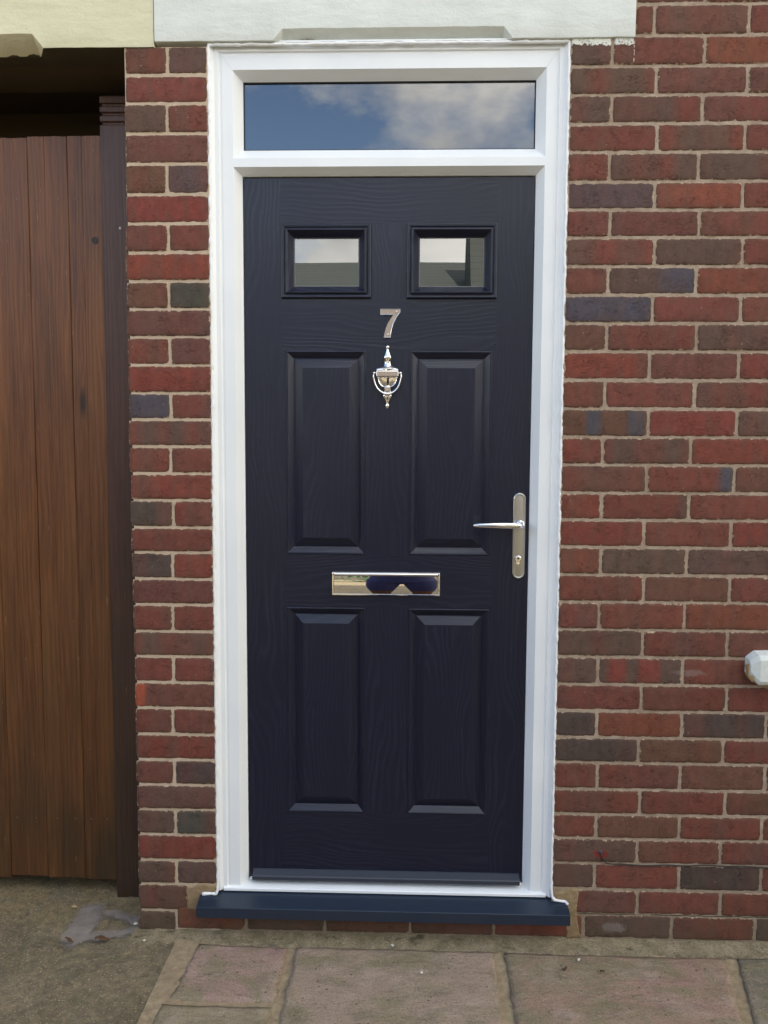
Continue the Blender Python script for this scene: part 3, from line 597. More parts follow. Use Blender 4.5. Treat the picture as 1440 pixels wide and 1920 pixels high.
piece(SX0, -.0441, 2.0481, 2.0485, True); piece(SX0, -.0441, 1.8435, 1.8446, True)
for za, zc in ((1.121, 1.7005), (.3525, .9663)):
    p1, p2 = (pans[0], pans[1]) if za > 1 else (pans[2], pans[3])
    piece(SX0, p1[0], za, zc, True); piece(p1[1], p2[0], za, zc, True); piece(p2[1], SX1, za, zc, True)
    if p2[3] < zc: piece(p2[0], p2[1], p2[3], zc, False)
# leaf edges
for (xa, xb_) in ((LX0, LX0), (LX1, LX1)):
    n = len(lv); lv.extend([(xa, YD, LZ0), (xa, YD, LZ1), (xa, YD + .044, LZ1), (xa, YD + .044, LZ0)]); lf.append((n, n + 1, n + 2, n + 3)); luv.append([(0, 0), (2, 0), (2, .04), (0, .04)])
leaf = P(mesh("door_leaf", lv, lf, M_DOOR, FR, uvs=luv))
def profile_obj(name, x0, x1, z0, z1, prof, mat, par, field=None, seed=0):
    """moulded rectangle; grain runs along each side"""
    rs = rect_rings(x0, x1, z0, z1, prof); vs, fs, uvs = [], [], []
    for r_ in rs: vs += r_
    for i in range(len(rs) - 1):
        for j in range(4):
            k = (j + 1) % 4; f = (i * 4 + j, i * 4 + k, (i + 1) * 4 + k, (i + 1) * 4 + j); fs.append(f)
            uvs.append([((vs[q][0] if j in (0, 2) else vs[q][2]) + seed, (vs[q][2] if j in (0, 2) else vs[q][0]) + prof[i][0]) for q in f])
    if field is not None:
        n = (len(rs) - 1) * 4; f = (n, n + 1, n + 2, n + 3); fs.append(f); uvs.append([(vs[q][2] + seed * 1.7, vs[q][0] + seed) for q in f])
    return P(mesh(name, vs, fs, mat, par, uvs=uvs, bevel=.0006, seg=1))
pprof = [(0, YD), (.0012, YD - .0022), (.0042, YD - .0025), (.0058, YD - .0004), (.0205, YD + .0105), (.0225, YD + .0108), (.0240, YD + .0098), (.0470, YD - .0008), (.0485, YD - .0010)]
for i, (x0, x1, z0, z1) in enumerate(pans):
    profile_obj("raised_panel", x0, x1, z0, z1, pprof, M_DOOR, FR, True, seed=i * 2.3 + 1)
wprof = [(0, YD + .001), (.0010, YD - .0075), (.0035, YD - .0090), (.0085, YD - .0085), (.0100, YD - .0060), (.0122, YD - .0060), (.0135, YD - .0110), (.0175, YD - .0120), (.0190, YD - .0105), (.0335, YD + .0075), (.0355, YD + .0078), (.0355, YD + .016)]
for i, (x0, x1, z0, z1) in enumerate(wins):
    w_ = profile_obj("door_window", x0, x1, z0, z1, wprof, M_DOOR, FR, None, seed=i * 3.1 + 6)
    b = MB(); b.box(x0 + .034, x1 - .034, YD + .0115, YD + .0155, z0 + .034, z1 - .034); P(b.build("pane", M_DGLASS, w_))
    b = MB(); b.loops(rect_rings(x0 + .0355, x1 - .0355, z0 + .0355, z1 - .0355, [(0, YD + .0112), (.0016, YD + .0108), (.0016, YD + .0114)]), cap0=False, cap1=False)
    P(b.build("spacer", mat_plain("pale_spacer", (.30, .30, .29), .4), w_))
b = MB(); b.box(ix0 + .018, LX0 - .0012, YD + .020, YD + .05, zb, dz1 - .015); b.box(LX1 + .0012, ix1 - .018, YD + .020, YD + .05, zb, dz1 - .015); b.box(LX0, LX1, YD + .02, YD + .05, LZ1 + .001, dz1 - .010)
b.box(LX0, LX1, YD + .022, YD + .05, .1446, LZ0 + .004)
P(b.build("gasket", M_GASKET, FR))
for sx in (-.3955, .4035):
    b = MB(); b.box(sx - .0035, sx + .0035, .040, .058, .1445, .1500); P(b.build("corner_block", M_UPVC, FR, bevel=.0008))
b = MB(); b.loops([[(x, YD + .002, .1765), (x, YD - .004, .1760), (x, .0255, .1665), (x, .0235, .1640), (x, .0235, .1545), (x, .0275, .1505), (x, YD + .002, .1520)] for x in (-.3885, .3985)])
P(b.build("weather_bar", M_BAR, FR, bevel=.0008))
# projecting sill
b = MB(); sx0, sx1 = -.5370, .5320
def sr(x, yb_, zb_): return [(x, yb_, zb_), (x, -.0480, .1090), (x, -.0500, .1078), (x, -.0503, .1060), (x, -.0505, .0785), (x, -.0480, .0775), (x, yb_, .0790)]
b.loops([sr(sx0, -.0002, .1195), sr(sx0 + .001, -.0002, .1195), sr(-.4885, -.0002, .1195)], cap1=True)
b.loops([sr(-.4885, .0180, .1235), sr(.4890, .0180, .1235)])
b.loops([sr(.4890, -.0002, .1195), sr(sx1 - .001, -.0002, .1195), sr(sx1, -.0002, .1195)])
P(b.build("door_sill", M_NAVY, FR, smooth=False))

# ---- house number
kx = .000273; ZX = lambda X: -.0185 + (X - 632) * kx; ZZ = lambda Y: 1.8167 - (Y - 108) * kx
out7 = [(632, 108), (838, 108), (838, 150), (800, 205), (772, 262), (755, 320), (745, 370), (741, 405), (670, 405), (676, 355), (690, 300), (712, 245), (738, 203), (760, 174), (632, 174)]
def inset_poly(poly, d):
    n = len(poly); res = []
    for i in range(n):
        p0, p1, p2 = Vector(poly[i - 1]), Vector(poly[i]), Vector(poly[(i + 1) % n])
        e1 = (p1 - p0).normalized(); e2 = (p2 - p1).normalized(); n1 = Vector((-e1.y, e1.x)); n2 = Vector((-e2.y, e2.x)); bi = (n1 + n2); bi /= max(.3, bi.length_squared / 2)
        res.append(p1 + bi * d)
    return res
rs = []
for d, y in ((0, YD), (0, YD - .0035), (5, YD - .0052), (8, YD - .0050)):
    rs.append([(ZX(p[0]), y, ZZ(p[1])) for p in inset_poly(out7, d)])
b = MB(); b.loops(rs); num = P(b.build("house_number", M_CHROME, FR))
for X_, Y_ in ((800, 140), (712, 372)):
    b = MB(); b.tube([(ZX(X_), YD - .0045, ZZ(Y_)), (ZX(X_), YD - .0062, ZZ(Y_)), (ZX(X_), YD - .0066, ZZ(Y_))], [.0028, .0026, .0012], 14); P(b.build("screw", M_CHROME, num))
# ---- knocker
KX = ZX(710); kr = bpy.data.objects.new("door_knocker", None)
b = MB(); yk = YD - .004
prof = [(482, 1), (486, 10), (494, 15), (502, 16), (512, 13), (518, 9), (524, 10), (545, 15), (570, 24), (590, 33), (604, 38), (612, 36), (618, 31), (655, 29), (664, 30), (672, 33), (690, 44), (704, 70), (716, 100), (724, 112)]
b.lathe([(ZZ(y), r * kx) for y, r in prof], KX, yk, .45)
prof = [(800, 112), (815, 105), (850, 92), (880, 70), (905, 42), (915, 32), (960, 34), (985, 40), (1000, 45), (1015, 38), (1035, 22), (1060, 13), (1078, 11), (1084, 12), (1092, 17), (1102, 18), (1112, 14), (1120, 8), (1128, 2)]
b.lathe([(ZZ(y), r * kx) for y, r in prof], KX, yk, .30)
kn = P(b.build("door_knocker", M_CHROME, FR, smooth=True))
b = MB(); rr = []
for y, hw, zt, zb_ in ((YD, 108, 715, 800), (YD - .014, 108, 722, 806), (YD - .017, 113, 738, 806), (YD - .0215, 113, 744, 804), (YD - .0225, 109, 748, 800)):
    rr.append([(KX - hw * kx, y, ZZ(zb_)), (KX + hw * kx, y, ZZ(zb_)), (KX + hw * kx, y, ZZ(zt)), (KX - hw * kx, y, ZZ(zt))])
b.loops(rr); P(b.build("hinge_block", M_CHROME, kn, bevel=.0008))
b = MB()
for sgn in (-1, 1):
    cx_ = KX + sgn * 134 * kx; b.lathe([(ZZ(767) + math.sin(t) * .0045, max(.0002, math.cos(t) * .0045)) for t in [R(-90 + 15 * i) for i in range(13)]], cx_, YD - .013, 1, 16)
    b.tube([(cx_, YD - .013, ZZ(767)), (KX + sgn * 108 * kx, YD - .013, ZZ(767))], .0022, 10)
P(b.build("hinge_pin", M_CHROME, kn, smooth=True))
b = MB(); pts = [(-141, 775), (-143, 800), (-137, 840), (-125, 880), (-105, 918), (-78, 948), (-45, 970), (-15, 980), (15, 980), (45, 970), (78, 948), (105, 918), (125, 880), (137, 840), (143, 800), (141, 775)]
b.tube([(KX + x * kx, YD - .014 - .004 * (1 - abs(x) / 143), ZZ(y)) for x, y in pts], [.0021, .0023, .0024, .0025, .0026, .0028, .0034, .0042, .0042, .0034, .0028, .0026, .0025, .0024, .0023, .0021], 12)
P(b.build("ring", M_CHROME, kn, smooth=True))
b = MB(); b.loops([[(KX - w * kx, y, ZZ(950)), (KX + w * kx, y, ZZ(950)), (KX + w * kx, y, ZZ(908)), (KX - w * kx, y, ZZ(908))] for w, y in ((30, YD), (30, YD - .014), (26, YD - .016))]); P(b.build("strike_stud", M_CHROME, kn, bevel=.0006))
b = MB(); rr = []
for d, y in ((0, YD), (0, YD - .006), (4, YD - .0072), (9, YD - .0066), (14, YD - .004)):
    rr.append([(KX + math.cos(t) * (100 - d) * kx, y, ZZ(806 + d * .3) - abs(math.sin(t)) ** .85 * (112 - d) * kx) for t in [math.pi * i / 22 for i in range(23)]])
b.loops(rr); P(b.build("bowl_plate", M_CHROME, kn))
# ---- letterplate
lx0, lx1, lz0, lz1 = -.1545, .1575, 1.0025, 1.0715
b = MB(); b.loops(rect_rings(lx0, lx1, lz0, lz1, [(0, YD), (.0003, YD - .0055), (.0014, YD - .0070), (.0045, YD - .0070), (.0055, YD - .0060), (.0055, YD - .0030)]), cap0=False, cap1=False)
lp = P(b.build("letterplate", M_CHROME, FR))
b = MB(); rings = []; x0, x1 = lx0 + .0060, lx1 - .0060; za, zc = lz0 + .0055, lz1 - .0115; n = 16
for xx_ in (x0, x0 + .001, x1 - .001, x1):
    e = 0 if xx_ in (x0 + .001, x1 - .001) else .0012
    rings.append([(xx_, YD - .0064 + e - .0010 * math.sin(math.pi * i / n) ** 1.0, za + (zc - za) * i / n) for i in range(n + 1)] + [(xx_, YD - .001, zc), (xx_, YD - .001, za)])
b.loops(rings); fo = P(b.build("flap", M_MIRROR, lp, smooth=True))
fo.data.set_sharp_from_angle(angle=R(40))
b = MB(); zt = lz1 - .0062
b.tube([(lx0 + .008, YD - .0078, zt), (lx1 - .008, YD - .0078, zt)], .0042, 20); P(b.build("hinge_bar", M_CHROME, lp, smooth=True)).data.set_sharp_from_angle(angle=R(60))
for x_ in (lx0 + .0052, lx1 - .0052):
    b = MB(); b.tube([(x_, YD - .0040, zt), (x_, YD - .0085, zt), (x_, YD - .0092, zt)], [.0046, .0046, .0030], 16); s_ = P(b.build("hinge_cap", M_CHROME, lp))
    b = MB(); b.tube([(x_, YD - .0090, zt), (x_, YD - .0096, zt)], [.0020, .0018], 10); P(b.build("screw", M_GASKET, lp))
# ---- handle
hx, hz0, hz1, hw = .3800, 1.0555, 1.3030, .0183
def stad(cx, z0, z1, r, y, n=14):
    return [(cx + r * math.cos(t), y, z1 - r + r * math.sin(t)) for t in [math.pi * i / n for i in range(n + 1)]] + [(cx - r * math.cos(t), y, z0 + r - r * math.sin(t)) for t in [math.pi * i / n for i in range(n + 1)]]
b = MB(); b.loops([stad(hx, hz0 + d, hz1 - d, hw - d, y) for d, y in ((0, YD), (0, YD - .004), (.0012, YD - .0066), (.0035, YD - .0085), (.0042, YD - .0086), (.0052, YD - .0078), (.009, YD - .0084))])
hp = P(b.build("door_handle", M_SATIN, FR, smooth=True)); hp.data.set_sharp_from_angle(angle=R(50))
b = MB(); zc = 1.2120
b.tube([(hx + .003, YD - .008, zc), (hx + .003, YD - .014, zc), (hx + .003, YD - .014001, zc)], [.0130, .0120, .0095], 24); b.tube([(hx + .003, YD - .010, zc), (hx + .003, YD - .040, zc)], .0085, 20)
path_ = []; rads = []
for i in range(25):
    t = i / 24; ang = min(1, t / .22) * math.pi / 2
    if t < .22: x_ = hx + .003 - .016 * (1 - math.cos(ang)); y_ = YD - .030 - .022 * math.sin(ang)
    else: q = (t - .22) / .78; x_ = hx - .013 - q * .121; y_ = YD - .052 + .006 * q * q
    r0 = .0088 - .0012 * abs(t - .3); r0 = r0 * (1 - .42 * max(0, (t - .45) / .55) ** 1.6)
    if i == 24: r0 *= .55
    path_.append((x_, y_, zc + .0008 * math.sin(t * 3))); rads.append((r0, r0 * .72))
b.tube(path_, rads, 20); P(b.build("lever", M_CHROME, hp, smooth=True))
kz = 1.1150; b = MB(); b.tube([(hx - .002, YD - .007, kz), (hx - .002, YD - .0125, kz), (hx - .002, YD - .0132, kz)], [.0088, .0086, .0070], 22); b.tube([(hx - .002, YD - .007, kz - .012), (hx - .002, YD - .0105, kz - .012)], .0052, 16)
kc = P(b.build("lock_cylinder", M_CHROME, hp)); b = MB(); b.box(hx - .0028, hx - .0012, YD - .0136, YD - .0130, kz - .005, kz + .005); b.box(hx - .006, hx + .002, YD - .0136, YD - .0130, kz - .0015, kz + .0015)
P(b.build("screw", M_GASKET, hp))

# ------------------------------------------------------------------ gate and post
G = root("wooden_gate", "brown stained timber board gate closing the passage left of the door", "gate", (-1.3, .2, .05))
def PG(o, loc): o.matrix_parent_inverse = Matrix.Translation(tuple(-v for v in loc)); return o
edges = [-.8575, -.9605, -1.0815, -1.2015, -1.322, -1.442, -1.562, -1.70]
def board(x0, x1, zt, zb_, yo, mat, par, loc, name="board", seed=0):
    """x0<x1; face with V edges and a centre bead, ends slightly ragged"""
    w = x1 - x0; pr = [(0, .0026), (.0018, .0005), (.008, 0)] + [(.008 + (w * .42 - .008) * i / 4, .0) for i in range(1, 5)] + [(w * .42 + .0018, .0012), (w * .42 + .005, 0)] + [(w * .42 + .005 + (w * .58 - .013) * i / 4, 0) for i in range(1, 5)] + [(w - .0018, .0005), (w, .0026)]
    rings = []; uvs = []; zs = [zb_ + (zt - zb_) * i / 30 for i in range(31)]
    for z_ in zs: rings.append([(x0 + a + noise.noise(Vector((z_ * 1.5, seed, 0))) * .0012, yo + y + noise.noise(Vector((z_ * 2, x0 * 9 + a * 4, seed))) * .0015, z_ + (noise.noise(Vector((a * 40 + seed, 0, 1))) * .0025 if z_ in (zs[0], zs[-1]) else 0)) for a, y in pr])
    n = len(pr); vs = [p for r_ in rings for p in r_]; fs = []; uv = []
    for i in range(30):
        for j in range(n - 1):
            f = (i * n + j, i * n + j + 1, (i + 1) * n + j + 1, (i + 1) * n + j); fs.append(f); uv.append([(vs[q][2] + 0.0, pr[q % n][0] + seed) for q in f])
    k = len(vs); vs += [(x0, yo + .02, zb_), (x1, yo + .02, zb_), (x1, yo + .02, zt), (x0, yo + .02, zt)]
    fs += [(k, k + 3, k + 2, k + 1), tuple(range(30 * n, 31 * n)) + (k + 2, k + 3), tuple(reversed(range(0, n))) + (k, k + 1)]; uv += [[(0, 0)] * len(f) for f in fs[-3:]]
    o = mesh(name, vs, fs, mat, par, uvs=uv); return PG(o, loc)
for i in range(len(edges) - 1):
    board(edges[i + 1] + .0002, edges[i] - .0002, 2.3435 + (.004, .003, -.001, .002, 0, .003, .001)[i], .046 + .0035 * (i % 3), .200, M_GATE, G, (-1.3, .2, .05), seed=i * 1.37 + .8)
for z_ in (2.12, .2): b = MB(); b.box(-1.70, -.862, .221, .26, z_, z_ + .1); PG(b.build("ledge", M_GATE, G), (-1.3, .2, .05))
M_NAIL = mat_plain("nail_steel", (.20, .17, .14), .5, 1)
for i in range(len(edges) - 1):
    for fx in (.25, .75):
        for z_ in (.245, 2.165):
            x_ = edges[i] + (edges[i + 1] - edges[i]) * fx + rnd(-.006, .006); b = MB(); b.tube([(x_, .203, z_), (x_, .1985, z_), (x_, .198, z_)], [.0024, .0024, .0012], 8); PG(b.build("nail", M_NAIL, G), (-1.3, .2, .05))
# latch knot-hole ring
b = MB(); kx_, kz_ = -.8815, 2.044
b.tube([(kx_, .2005, kz_), (kx_, .1985, kz_), (kx_, .1990, kz_)], [.0105, .0100, .0060], 20); PG(b.build("latch_hole", mat_plain("hole_rim", (.02, .012, .010), .6), G), (-1.3, .2, .05))
PO = root("gate_post", "dark brown grooved timber gate post against the brick pier", "post", (-.79, .2, 0))
px0, px1, py0, py1 = -.8535, -.7225, .184, .30
rings = []
def pr_(d, z_): return [(px0 + d, py0 + d, z_), (px1, py0 + d, z_), (px1, py1, z_), (px0 + d, py1, z_)]
seq = [(0, -.02), (0, 2.3720), (.006, 2.3745), (.006, 2.3805), (.0, 2.3830), (.0, 2.3985), (.006, 2.4010), (.006, 2.4070), (.0, 2.4095), (0, 2.4250), (.006, 2.4275), (.006, 2.4335), (.0, 2.4355), (.0, 2.4540), (.008, 2.4600)]
vs, fs, uv = [], [], []
for d, z_ in seq: vs += pr_(d, z_)
for i in range(len(seq) - 1):
    for j in range(4):
        k = (j + 1) % 4; f = (i * 4 + j, i * 4 + k, i * 4 + 4 + k, i * 4 + 4 + j); fs.append(f); uv.append([(vs[q][2], (vs[q][0] if j in (0, 2) else vs[q][1]) + 5) for q in f])
k = len(vs) - 4; vs += [((px0 + px1) / 2, (py0 + py1) / 2, 2.480)]; 
for j in range(4): f = (k + j, k + (j + 1) % 4, k + 4); fs.append(f); uv.append([(vs[q][0], vs[q][1]) for q in f])
o = mesh("post", vs, fs, M_POST, PO, uvs=uv, bevel=.0015); PG(o, (-.79, .2, 0))
b = MB(); b.tube([(-.738, .005, 1.93), (-.738, -.001, 1.93)], .001, 6)
b = MB(); b.tube([(-.7985, .1845, 2.076), (-.7985, .1805, 2.074)], [.004, .0034], 10); o = b.build("screw", mat_plain("pale_screw", (.6, .6, .56), .4), PO); PG(o, (-.79, .2, 0))

# ------------------------------------------------------------------ ground
def sheet(name, x0, x1, y0, y1, nx, ny, fz, mat, kind='structure', fxy=None):
    vs = []
    for j in range(ny + 1):
        for i in range(nx + 1):
            x = x0 + (x1 - x0) * i / nx; y = y0 + (y1 - y0) * j / ny
            if fxy: x, y = fxy(x, y, i / nx, j / ny)
            vs.append((x, y, fz(x, y)))
    fs = [(j * (nx + 1) + i, j * (nx + 1) + i + 1, (j + 1) * (nx + 1) + i + 1, (j + 1) * (nx + 1) + i) for j in range(ny) for i in range(nx)]
    o = mesh(name, vs, fs, mat, smooth=True)
    if kind: o['kind'] = kind
    return o
fb = lambda p, o_=5: noise.fractal(p, 1, 2, o_)
b = MB(); b.add([(-60, -70, -.045), (60, -70, -.045), (60, 30, -.045), (-60, 30, -.045)], [(0, 1, 2, 3)])
gnd = b.build("ground", mat_concrete("far_paving", (120, 106, 80), (150, 134, 104), .004)); gnd['kind'] = 'structure'
def cz(x, y): return fb(Vector((x * 16, y * 16, 2))) * .0032 + noise.noise(Vector((x * 90, y * 90, 5))) * .0012 - .002 + (-.004 if (x + .86) ** 2 / .012 + (y - .03) ** 2 / .018 < 1 else 0)
conc = sheet("concrete_path", -1.95, -.545, -1.3, 4.0, 240, 420, cz, M_CONC)
# mortar bed beneath the slabs and the slabs themselves
sheet("mortar_bed", -.60, 2.6, -1.35, .02, 330, 140, lambda x, y: fb(Vector((x * 20, y * 20, 8))) * .0025 + (.001 if x < -.52 else -.0045), mat_mortar("bed_mortar", (134, 118, 90), (180, 160, 126)))
sv, sf, sc = [], [], []
def slab(c, col, seed, z0=.0045, tilt=(0, 0)):
    """c: four corners front-left, front-right, back-right, back-left"""
    L1 = max((Vector(c[1]) - Vector(c[0])).length, .1); L2 = max((Vector(c[3]) - Vector(c[0])).length, .1); nx = int(L1 / .012); ny = int(L2 / .012); n0 = len(sv)
    for j in range(-1, ny + 2):
        for i in range(-1, nx + 2):
            u = min(max(i / nx, 0), 1); v = min(max(j / ny, 0), 1); skirt = i < 0 or j < 0 or i > nx or j > ny
            p = Vector(c[0]).lerp(Vector(c[1]), u).lerp(Vector(c[3]).lerp(Vector(c[2]), u), v); e = min(u * L1, (1 - u) * L1, v * L2, (1 - v) * L2)
            q = Vector((p.x, p.y, 0))
            if e < .013: p = p + Vector((noise.noise(q * 30 + Vector((seed, 0, 0))), noise.noise(q * 30 + Vector((0, seed, 0))))) * .005
            z_ = z0 + fb(Vector((p.x * 7, p.y * 11, seed))) * .0028 + tilt[0] * u + tilt[1] * v - (.0028 if e < .001 else .0006 if e < .014 else 0)
            if skirt: z_ -= .012
            sv.append((p.x, p.y, z_)); sc.append((*s2l(col), 1))
    W_ = nx + 3
    for j in range(ny + 2):
        for i in range(nx + 2):
            a = n0 + j * W_ + i; sf.append((a, a + 1, a + W_ + 1, a + W_))
pink = (150, 122, 108); grn = (134, 126, 100); gry = (126, 116, 98)
slab([(-.545, -.285), (-.272, -.283), (-.272, -.058), (-.529, -.056)], (158, 128, 114), 1)
slab([(-.585, -.90), (-.275, -.90), (-.278, -.306), (-.560, -.308)], (150, 134, 108), 2)
slab([(-.250, -.85), (.300, -.85), (.316, -.060), (-.246, -.058)], (158, 136, 116), 3)
slab([(.330, -.85), (.79, -.85), (.962, -.066), (.346, -.062)], (154, 124, 106), 4)
slab([(.815, -.85), (1.6, -.85), (1.6, -.05), (.998, -.060)], (112, 106, 88), 5, .0035)
slab([(1.63, -.9), (2.4, -.9), (2.4, -.05), (1.63, -.05)], gry, 6)
for i in range(4): slab([(-.57 + i * .75, -1.32), (.155 + i * .75, -1.32), (.155 + i * .75, -.92), (-.57 + i * .75, -.92)], (pink, gry, grn, pink)[i], 11 + i)
me = bpy.data.meshes.new("paving_slabs"); me.from_pydata(sv, [], sf); me.materials.append(M_SLAB.m)
for p in me.polygons: p.use_smooth = True
me.attributes.new("Col", 'FLOAT_COLOR', 'POINT').data.foreach_set("color", [q for c in sc for q in c])
ps = bpy.data.objects.new("paving_slabs", me); C.objects.link(ps); ps['kind'] = 'structure'
# haunching along the foot of the wall
def hz(x, y):
    t = max(0, min(1, (y + .062) / .066)); return -.003 + .014 * t ** 1.5 + fb(Vector((x * 22, y * 30, 4))) * .0035 * (1.2 - t * .4) - (.006 * max(0, noise.noise(Vector((x * 9, 3, 3)))) if t > .8 else 0)
sheet("mortar_fillet", -.735, 2.4, -.062, .012, 520, 14, hz, M_MOSS, fxy=lambda x, y, u, v: (x, y + (1 - v) * noise.noise(Vector((x * 12, 0, 0))) * .016))
# grit, chips and leaf scraps
def chip(x, y, s, mat, name, z0=.008, seed=0, flat=.5):
    bm = bmesh.new(); bmesh.ops.create_icosphere(bm, subdivisions=2, radius=1)
    for v in bm.verts:
        k = 1 + .35 * noise.noise(v.co * 1.7 + Vector((seed, 0, 0))); v.co = Vector((v.co.x * k * s, v.co.y * k * s * .65, v.co.z * k * s * flat))
    bmesh.ops.rotate(bm, verts=bm.verts, cent=(0, 0, 0), matrix=Matrix.Rotation(seed * 1.3, 3, 'Z')); me_ = bpy.data.meshes.new(name); bm.to_mesh(me_); bm.free(); me_.materials.append(mat.m)
    o_ = bpy.data.objects.new(name, me_); o_.location = (x, y, z0 + s * flat * .5); C.objects.link(o_); return o_
M_CHIP = mat_plain("white_chip", s2l((206, 200, 184)), .8, bump=(200, .001)); M_CHIPB = mat_plain("tan_chip", s2l((168, 146, 108)), .8, bump=(200, .001)); M_LEAF = mat_plain("dead_leaf", s2l((88, 62, 40)), .8, bump=(90, .002))
chips = [(.109, -.168, .0055, 0, .009, "cream stone chip on the middle paving slab below the door"), (.548, -.095, .0058, 0, .008, "cream stone chip on the right paving slab near the wall"), (-.740, .028, .0065, 0, .006, "largest white stone chip beside the pier foot"), (-.690, -.048, .0045, 0, .004, "white stone chip in front of the brick pier corner"), (-.962, .112, .0090, 1, .004, "tan stone fragment left of the grey patch"), (.028, -.052, .0050, 0, .009, "pale stone chip on mortar line under the sill middle"), (-.33, -.13, .0050, 1, .009, "pinkish pebble on the left paving slab")]
for i, (x, y, s_, k, z0, lab) in enumerate(chips):
    tag(chip(x, y, s_, (M_CHIP, M_CHIPB)[k], "stone_chip", z0, i * 2.1 + 1), lab, "stone", "loose stone chips")
def leafbit(name, x, y, z0, L, ang, lab, seed):
    vs, fs = [], []; n = 10
    for i in range(n + 1):
        t = i / n; w = math.sin(math.pi * min(1, t * .96 + .02)) * L * .24 * (1 + .4 * noise.noise(Vector((t * 6, seed, 0)))); c = L * (t - .5); zz = .004 * math.sin(t * 4 + seed) * 1.2 + .003
        for s_ in (-1, 0, 1):
            px, py = c, s_ * w; vs.append((px * math.cos(ang) - py * math.sin(ang), px * math.sin(ang) + py * math.cos(ang), zz + (.004 if s_ else 0) + .001 * s_))
    for i in range(n):
        for j in range(2): fs.append((i * 3 + j, i * 3 + j + 1, i * 3 + 4 + j, i * 3 + 3 + j))
    o_ = mesh(name, vs, fs, M_LEAF, smooth=True); sm = o_.modifiers.new("solid", 'SOLIDIFY'); sm.thickness = .0006; o_.location = (x, y, z0); return tag(o_, lab, "leaf", "dead leaf scraps")
leafbit("dead_leaf", -.812, -.050, .003, .040, .3, "curled brown leaf scrap at the edge of the grey patch", 1)
leafbit("dead_leaf", -.905, -.058, .003, .028, 2.9, "small brown leaf scrap left of the curled leaf", 4)
leafbit("dead_leaf", .600, -.150, .008, .022, 1.9, "brown leaf scrap on the right slab", 7)
leafbit("dead_leaf", .500, -.140, .008, .016, .5, "tiny leaf scrap beside a cream chip on the right slab", 9)
gv, gf = [], []
for i in range(950):      # loose grit
    if i < 640: x, y, z0 = rnd(-1.35, -.56), rnd(-.42, .28), .003
    else: x, y, z0 = rnd(-.55, 1.2), rnd(-.40, -.03), .0075
    if -.722 < x < 0 and y > -.01 and x > -.722: continue
    s_ = rnd(.0006, .0024) * (1 if random.random() < .9 else 1.5); n = len(gv)
    for k in range(6):
        d = [(1, 0, 0), (-1, 0, 0), (0, 1, 0), (0, -1, 0), (0, 0, 1), (0, 0, -1)][k]; gv.append((x + d[0] * s_ * rnd(.6, 1.2), y + d[1] * s_ * rnd(.6, 1.2), z0 + d[2] * s_ * .7))
    gf += [tuple(n + q for q in f) for f in [(0, 2, 4), (2, 1, 4), (1, 3, 4), (3, 0, 4), (2, 0, 5), (1, 2, 5), (3, 1, 5), (0, 3, 5)]]
tag(mesh("grit", gv, gf, M_CHIPB), "fine pale grit scattered over the concrete and slabs", "grit", kind='stuff')

# ------------------------------------------------------------------ cable
CB = root("cable", "thin black cable leaving a hole and running along a mortar joint", "cable", (.627, -.004, .266))
pts = [(.6235, .004, .2740), (.6240, -.005, .2700), (.6275, -.006, .2580), (.634, -.004, .2470), (.6430, -.0030, .2400)] + [(.66 + i * .02, -.0028 + .001 * math.sin(i), .2378 - .0016 * math.sin(i * .33) + .0010 * math.sin(i * 1.1)) for i in range(44)]
P2 = []
for i in range(len(pts) - 1):
    for k in range(3): P2.append(tuple(Vector(pts[i]).lerp(Vector(pts[i + 1]), k / 3)))
b = MB(); b.tube(P2, .0019, 8); o = b.build("sheath", M_CABLE, CB, smooth=True); PG(o, (.627, -.004, .266))
b = MB(); b.lathe([(.2665, .002), (.2680, .0065), (.2725, .0085), (.2775, .0070), (.2800, .002)], .6235, .002, .8, 14); o = b.build("grommet", mat_plain("grey_filler", (.05, .055, .06), .8, bump=(200, .002)), CB, smooth=True); PG(o, (.627, -.004, .266))

# ------------------------------------------------------------------ across the way (seen in the glass and chrome)
OH = root("opposite_house", "low house with dark tiled roof across the yard, reflected in the door glass", "house", (0, -14, 0))
b = MB(); b.box(-16, 1.2, -20, -14.2, -.05, 4.6); b.box(1.3, 14, -15.6, -13.9, -.05, 4.4); o = b.build("wall", mat_render("brown_brick", (.075, .060, .048), (.105, .082, .065)), OH); PG(o, (0, -14, 0))
b = MB(); b.loops([[(x, -14.1, 4.5), (x, -17.3, 5.86), (x, -20.5, 4.5)] for x in (-16.4, 1.9)]); b.loops([[(x, -13.5, 4.2), (x, -14.6, 7.3), (x, -15.8, 4.2)] for x in (1.27, 14.4)]); o = b.build("roof", M_TILE, OH); PG(o, (0, -14, 0))
for x in (-9, -5, -1.6, 4, 7.5):
    b = MB(); b.box(x, x + 1.3, (-14.23 if x < 1 else -13.93), -14.1 if x < 1 else -13.7, 1.0, 2.3); o = b.build("window", M_UPVC, OH); PG(o, (0, -14, 0))
HG = NT("hedge_leaves"); o_ = HG.obj(); HG.set(Base_Color=HG.mix(HG.ramp(HG.noise(o_, 9, 5, .7), [(.35, 0), (.65, 1)]), (.02, .045, .015), (.07, .12, .04)), Roughness=.7)
vs, fs = [], []
for i in range(5200):
    x = rnd(-14, 14); z_ = abs(rnd(.05, 1.25)); y = -9.6 + rnd(-.35, .35); s_ = rnd(.05, .12); n = len(vs); a = rnd(0, 6.3); t = rnd(-1, 1)
    vs += [(x + s_ * math.cos(a), y + s_ * math.sin(a), z_), (x, y, z_ + s_ * t), (x - s_ * math.cos(a), y - s_ * math.sin(a), z_ + s_ * .5), (x, y + s_ * .4, z_ - s_)]; fs.append((n, n + 1, n + 2, n + 3))
